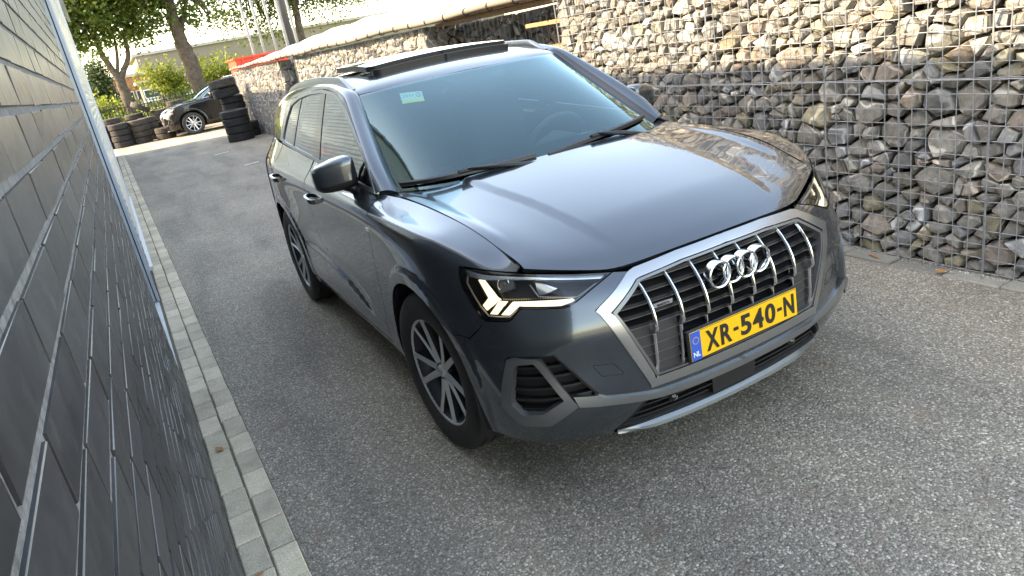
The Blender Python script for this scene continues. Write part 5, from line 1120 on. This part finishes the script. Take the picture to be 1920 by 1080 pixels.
# ---- wheels
def make_wheel(m_face):
    tyre=Acc().lathe(tyre_mesh(.357,.236,.235),'x',72,close=True); 
    w=Acc().lathe([(.236,.10),(.228,.09),(.205,.07),(.198,0),(.205,-.055),(.222,-.082),(.232,-.096),(.2395,-.102),(.2425,-.100),(.240,-.094)],'x',64).build('wheel','alloy_dark',None,True)
    t=tyre.build('tyre','tyre_side',w,True); fixn(t); t.data.set_sharp_from_angle(angle=.65)
    w0=w; rim=Acc().lathe([(.226,-.086),(.2335,-.0985),(.2405,-.1035),(.2432,-.1005)],'x',72).build('rim_edge',m_face,w0,True)
    for k in range(5):
        A=2*math.pi*k/5+.31; sp=Acc()
        for sg_ in (-1,1):                                  # each spoke forks into two ridged arms
            V=[]
            for t_ in np.linspace(0,1,7):
                r=.036+.199*t_; u=sg_*(.010+.056*t_**1.15); w=.0175-.004*t_+.006*max(0,t_-.85)/.15; dep=-.078-.018*t_**1.4; rg=-.010*(1-.3*t_)
                V+=[(dep+.034,u-w*1.15,r),(dep,u-w,r),(dep+rg,u-sg_*w*.35,r),(dep+.002,u+w,r),(dep+.034,u+w*1.15,r)]
            sp.add([(x,y*math.cos(A)-z*math.sin(A),y*math.sin(A)+z*math.cos(A)) for x,y,z in V],[(i*5+q,i*5+(q+1)%5,(i+1)*5+(q+1)%5,(i+1)*5+q) for i in range(6) for q in range(5)])
        s_=sp.build('spoke',m_face,w0); fixn(s_); s_.data.materials.append(M['alloy_dark'])
        for pl_ in s_.data.polygons:
            if pl_.normal.x>-.3: pl_.material_index=1
        b=Acc().lathe([(0,-.074),(.0085,-.074),(.0095,-.066),(.0095,-.04)],'x',8,c=(0,-.056*math.sin(A+.63),.056*math.cos(A+.63))).build('wheel_bolt','alloy_dark',w0,True)
    hub=Acc().lathe([(0,-.090),(.024,-.089),(.029,-.085),(.031,-.078),(.046,-.074),(.060,-.068),(.062,-.04)],'x',40).build('hub_cap',m_face,w0,True)
    emb=Acc()
    for k in range(4): emb.lathe([(.0052,-.0905),(.0066,-.0912),(.0078,-.0905)],'x',16,c=(0,-.012+.008*k,0))
    emb.build('hub_emblem','chrome',w0,True)
    Acc().lathe([(.07,-.02),(.158,-.02),(.160,-.015),(.158,.005),(.07,.005)],'x',48).build('brake_disc','brake_disc',w0,True)
    Acc().box((-.05,.06,.05),(.02,.155,.13)).build('brake_caliper','black_plastic',w0)
    return w0
def copy_tree(o,parent=None,sub=None):
    c=o.copy(); COL.objects.link(c); c.parent=parent
    if sub and c.type=='MESH' and any(m_ and m_.name in sub for m_ in c.data.materials):
        if (c.data.name,'x') not in swapped:
            d=c.data.copy(); 
            for i,m_ in enumerate(d.materials):
                if m_.name in sub: d.materials[i]=M[sub[m_.name]]
            swapped[(c.data.name,'x')]=d
        c.data=swapped[(o.data.name,'x')]
    for ch in list(o.children): copy_tree(ch,c,sub)
    return c
swapped={}
wheel=make_wheel('alloy'); 
for i,(x,y,rz,rx) in enumerate(((-.792,0,STEER,.4),(-.792,2.68,0,1.1),(.792,0,math.pi+STEER,.2),(.792,2.68,math.pi,2.))):
    w=wheel if i==0 else copy_tree(wheel); w.parent=car; w.location=(x,y,.355); w.rotation_euler=(rx,0,rz); w.rotation_mode='XYZ'
# arch liners
for yc in (0.,2.68):
    for s_ in (1,-1):
        V=[];aa=np.linspace(-.35,math.pi+.35,28)
        for a in aa:
            for x,r in ((-.898,.413),(-.86,.425),(-.60,.43),(-.57,.2)): V.append((x*s_,yc+r*math.cos(a),.352+r*math.sin(a)))
        F=[(i*4+k,i*4+k+1,(i+1)*4+k+1,(i+1)*4+k) for i in range(27) for k in range(3)]; mk('wheel_arch_liner',V,F,'black_matt',car,True)
# ---- underbody boxes added dark to block light, and cabin
ub=Acc().box((-.56,-.60,.20),(.56,3.30,.34)).box((-.83,.50,.24),(.83,2.20,.36)).box((-.55,-.62,.34),(.55,.30,.78)); ub.build('underbody_block','black_matt',car)
Acc().box((-.80,.46,.36),(.80,.62,.95)).build('bulkhead','black_matt',car); Acc().box((-.78,2.95,.36),(.78,3.0,1.05)).build('rear_bulkhead','black_matt',car)
V=[];xs=np.linspace(-.74,.74,25)
prof=[(.30,1.03),(.42,1.045),(.55,1.04),(.66,1.02),(.74,.97),(.76,.85),(.72,.6)]
for x in xs:
    bulge=.035*math.exp(-((x-.37)/.2)**2)
    for k,(y,z) in enumerate(prof): V.append((x,y+.16*(x/.74)**2*(k<3),z+(bulge if 2<=k<=4 else 0)-.03*(abs(x)/.74)**3))
mk('dashboard',V,[(i*7+j,i*7+j+1,(i+1)*7+j+1,(i+1)*7+j) for i in range(24) for j in range(6)],'dash',car,True)
def seat(x,y,wd,name='seat',hr=True):
    r=Acc(); V=[]
    def cushion(c,h,rot,nm,par,m_='leather'):
        bm=bmesh.new(); bmesh.ops.create_cube(bm,size=1); bmesh.ops.subdivide_edges(bm,edges=bm.edges,cuts=4,use_grid_fill=True)
        for v in bm.verts:
            q=v.co*2; l=max(abs(q.x),abs(q.y),abs(q.z)); n_=Vector((q.x,q.y,q.z)); pw=(abs(q.x)**5+abs(q.y)**5+abs(q.z)**5)**.2; v.co=Vector((q.x/pw*h[0],q.y/pw*h[1],q.z/pw*h[2]))
        me=bpy.data.meshes.new(nm); bm.to_mesh(me); bm.free(); me.materials.append(M[m_]); me.polygons.foreach_set('use_smooth',[True]*len(me.polygons)); me.transform(Matrix.Translation(c)@Matrix.Rotation(rot,4,'X')); o=bpy.data.objects.new(nm,me); return link(o,par)
    s=cushion((x,y,.66),(wd,.27,.09),.12,name,car); cushion((x,y+.30,.98),(wd*.95,.085,.33),-.25,'backrest',s)
    if hr:
        for hx in ((x,) if wd<.4 else (x-.38,x,x+.38)): cushion((hx,y+.42,1.36),(.125,.05,.085),-.2,'headrest',s)
    return s
seat(-.37,1.35,.25); seat(.37,1.35,.25); seat(0,2.25,.62,'rear_bench')
sw=Acc(); Rm=Matrix.Translation((.37,.87,1.0))@Matrix.Rotation(math.radians(-65),4,'X'); T=[]
for k in range(40):
    a=2*math.pi*k/40; T.append(tuple(Rm@Vector((.185*math.cos(a),.185*math.sin(a)*.97,0))))
sw.tube(T+[T[0],T[1]],.016,8,False); sw.tube([tuple(Rm@Vector((-.18,0,0))),tuple(Rm@Vector((0,-.02,.02))),tuple(Rm@Vector((.18,0,0)))],[.016,.05,.016],8); sw.tube([tuple(Rm@Vector((0,0,.01))),tuple(Rm@Vector((0,0,-.25)))],.04,8); sw.build('steering_wheel','leather',car,True)
Acc().box((-.115,.90,1.335),(.115,.93,1.40)).build('interior_mirror','black_plastic',car)
hd=Acc().add([(-.55,1.2,1.468),(.55,1.2,1.468),(.58,2.9,1.46),(-.58,2.9,1.46)],[(0,1,2,3)]).build('headlining','headliner',car)
# ---- the dark car parked beyond the wall: same family of shapes, larger, black with grey lower cladding
pk=copy_tree(car,None,{'paint':'paint_dark','alloy':'alloy_bright','anthracite':'black_plastic','plate_yellow':'black_plastic','plate_blue':'black_plastic','lamp_on':'lamp_reflector','red_cloth':'leather','white_print':'black_plastic','sticker':'black_gloss','sticker_yellow':'black_gloss','handle_paint':'chrome'})
pk.name='parked_car'
for o in list(pk.children):
    if o.name.startswith(('number_plate','emblem','sticker')):
        for c in list(o.children): bpy.data.objects.remove(c,do_unlink=True)
        bpy.data.objects.remove(o,do_unlink=True)
S9=1.07; pk.scale=(S9,S9,S9); pk.rotation_euler.z=math.radians(-90); pk.location=(.42,26.6,0)
tag(pk,'black SUV with silver wheels parked beyond the wall, partly hidden by stacked tyres','car')
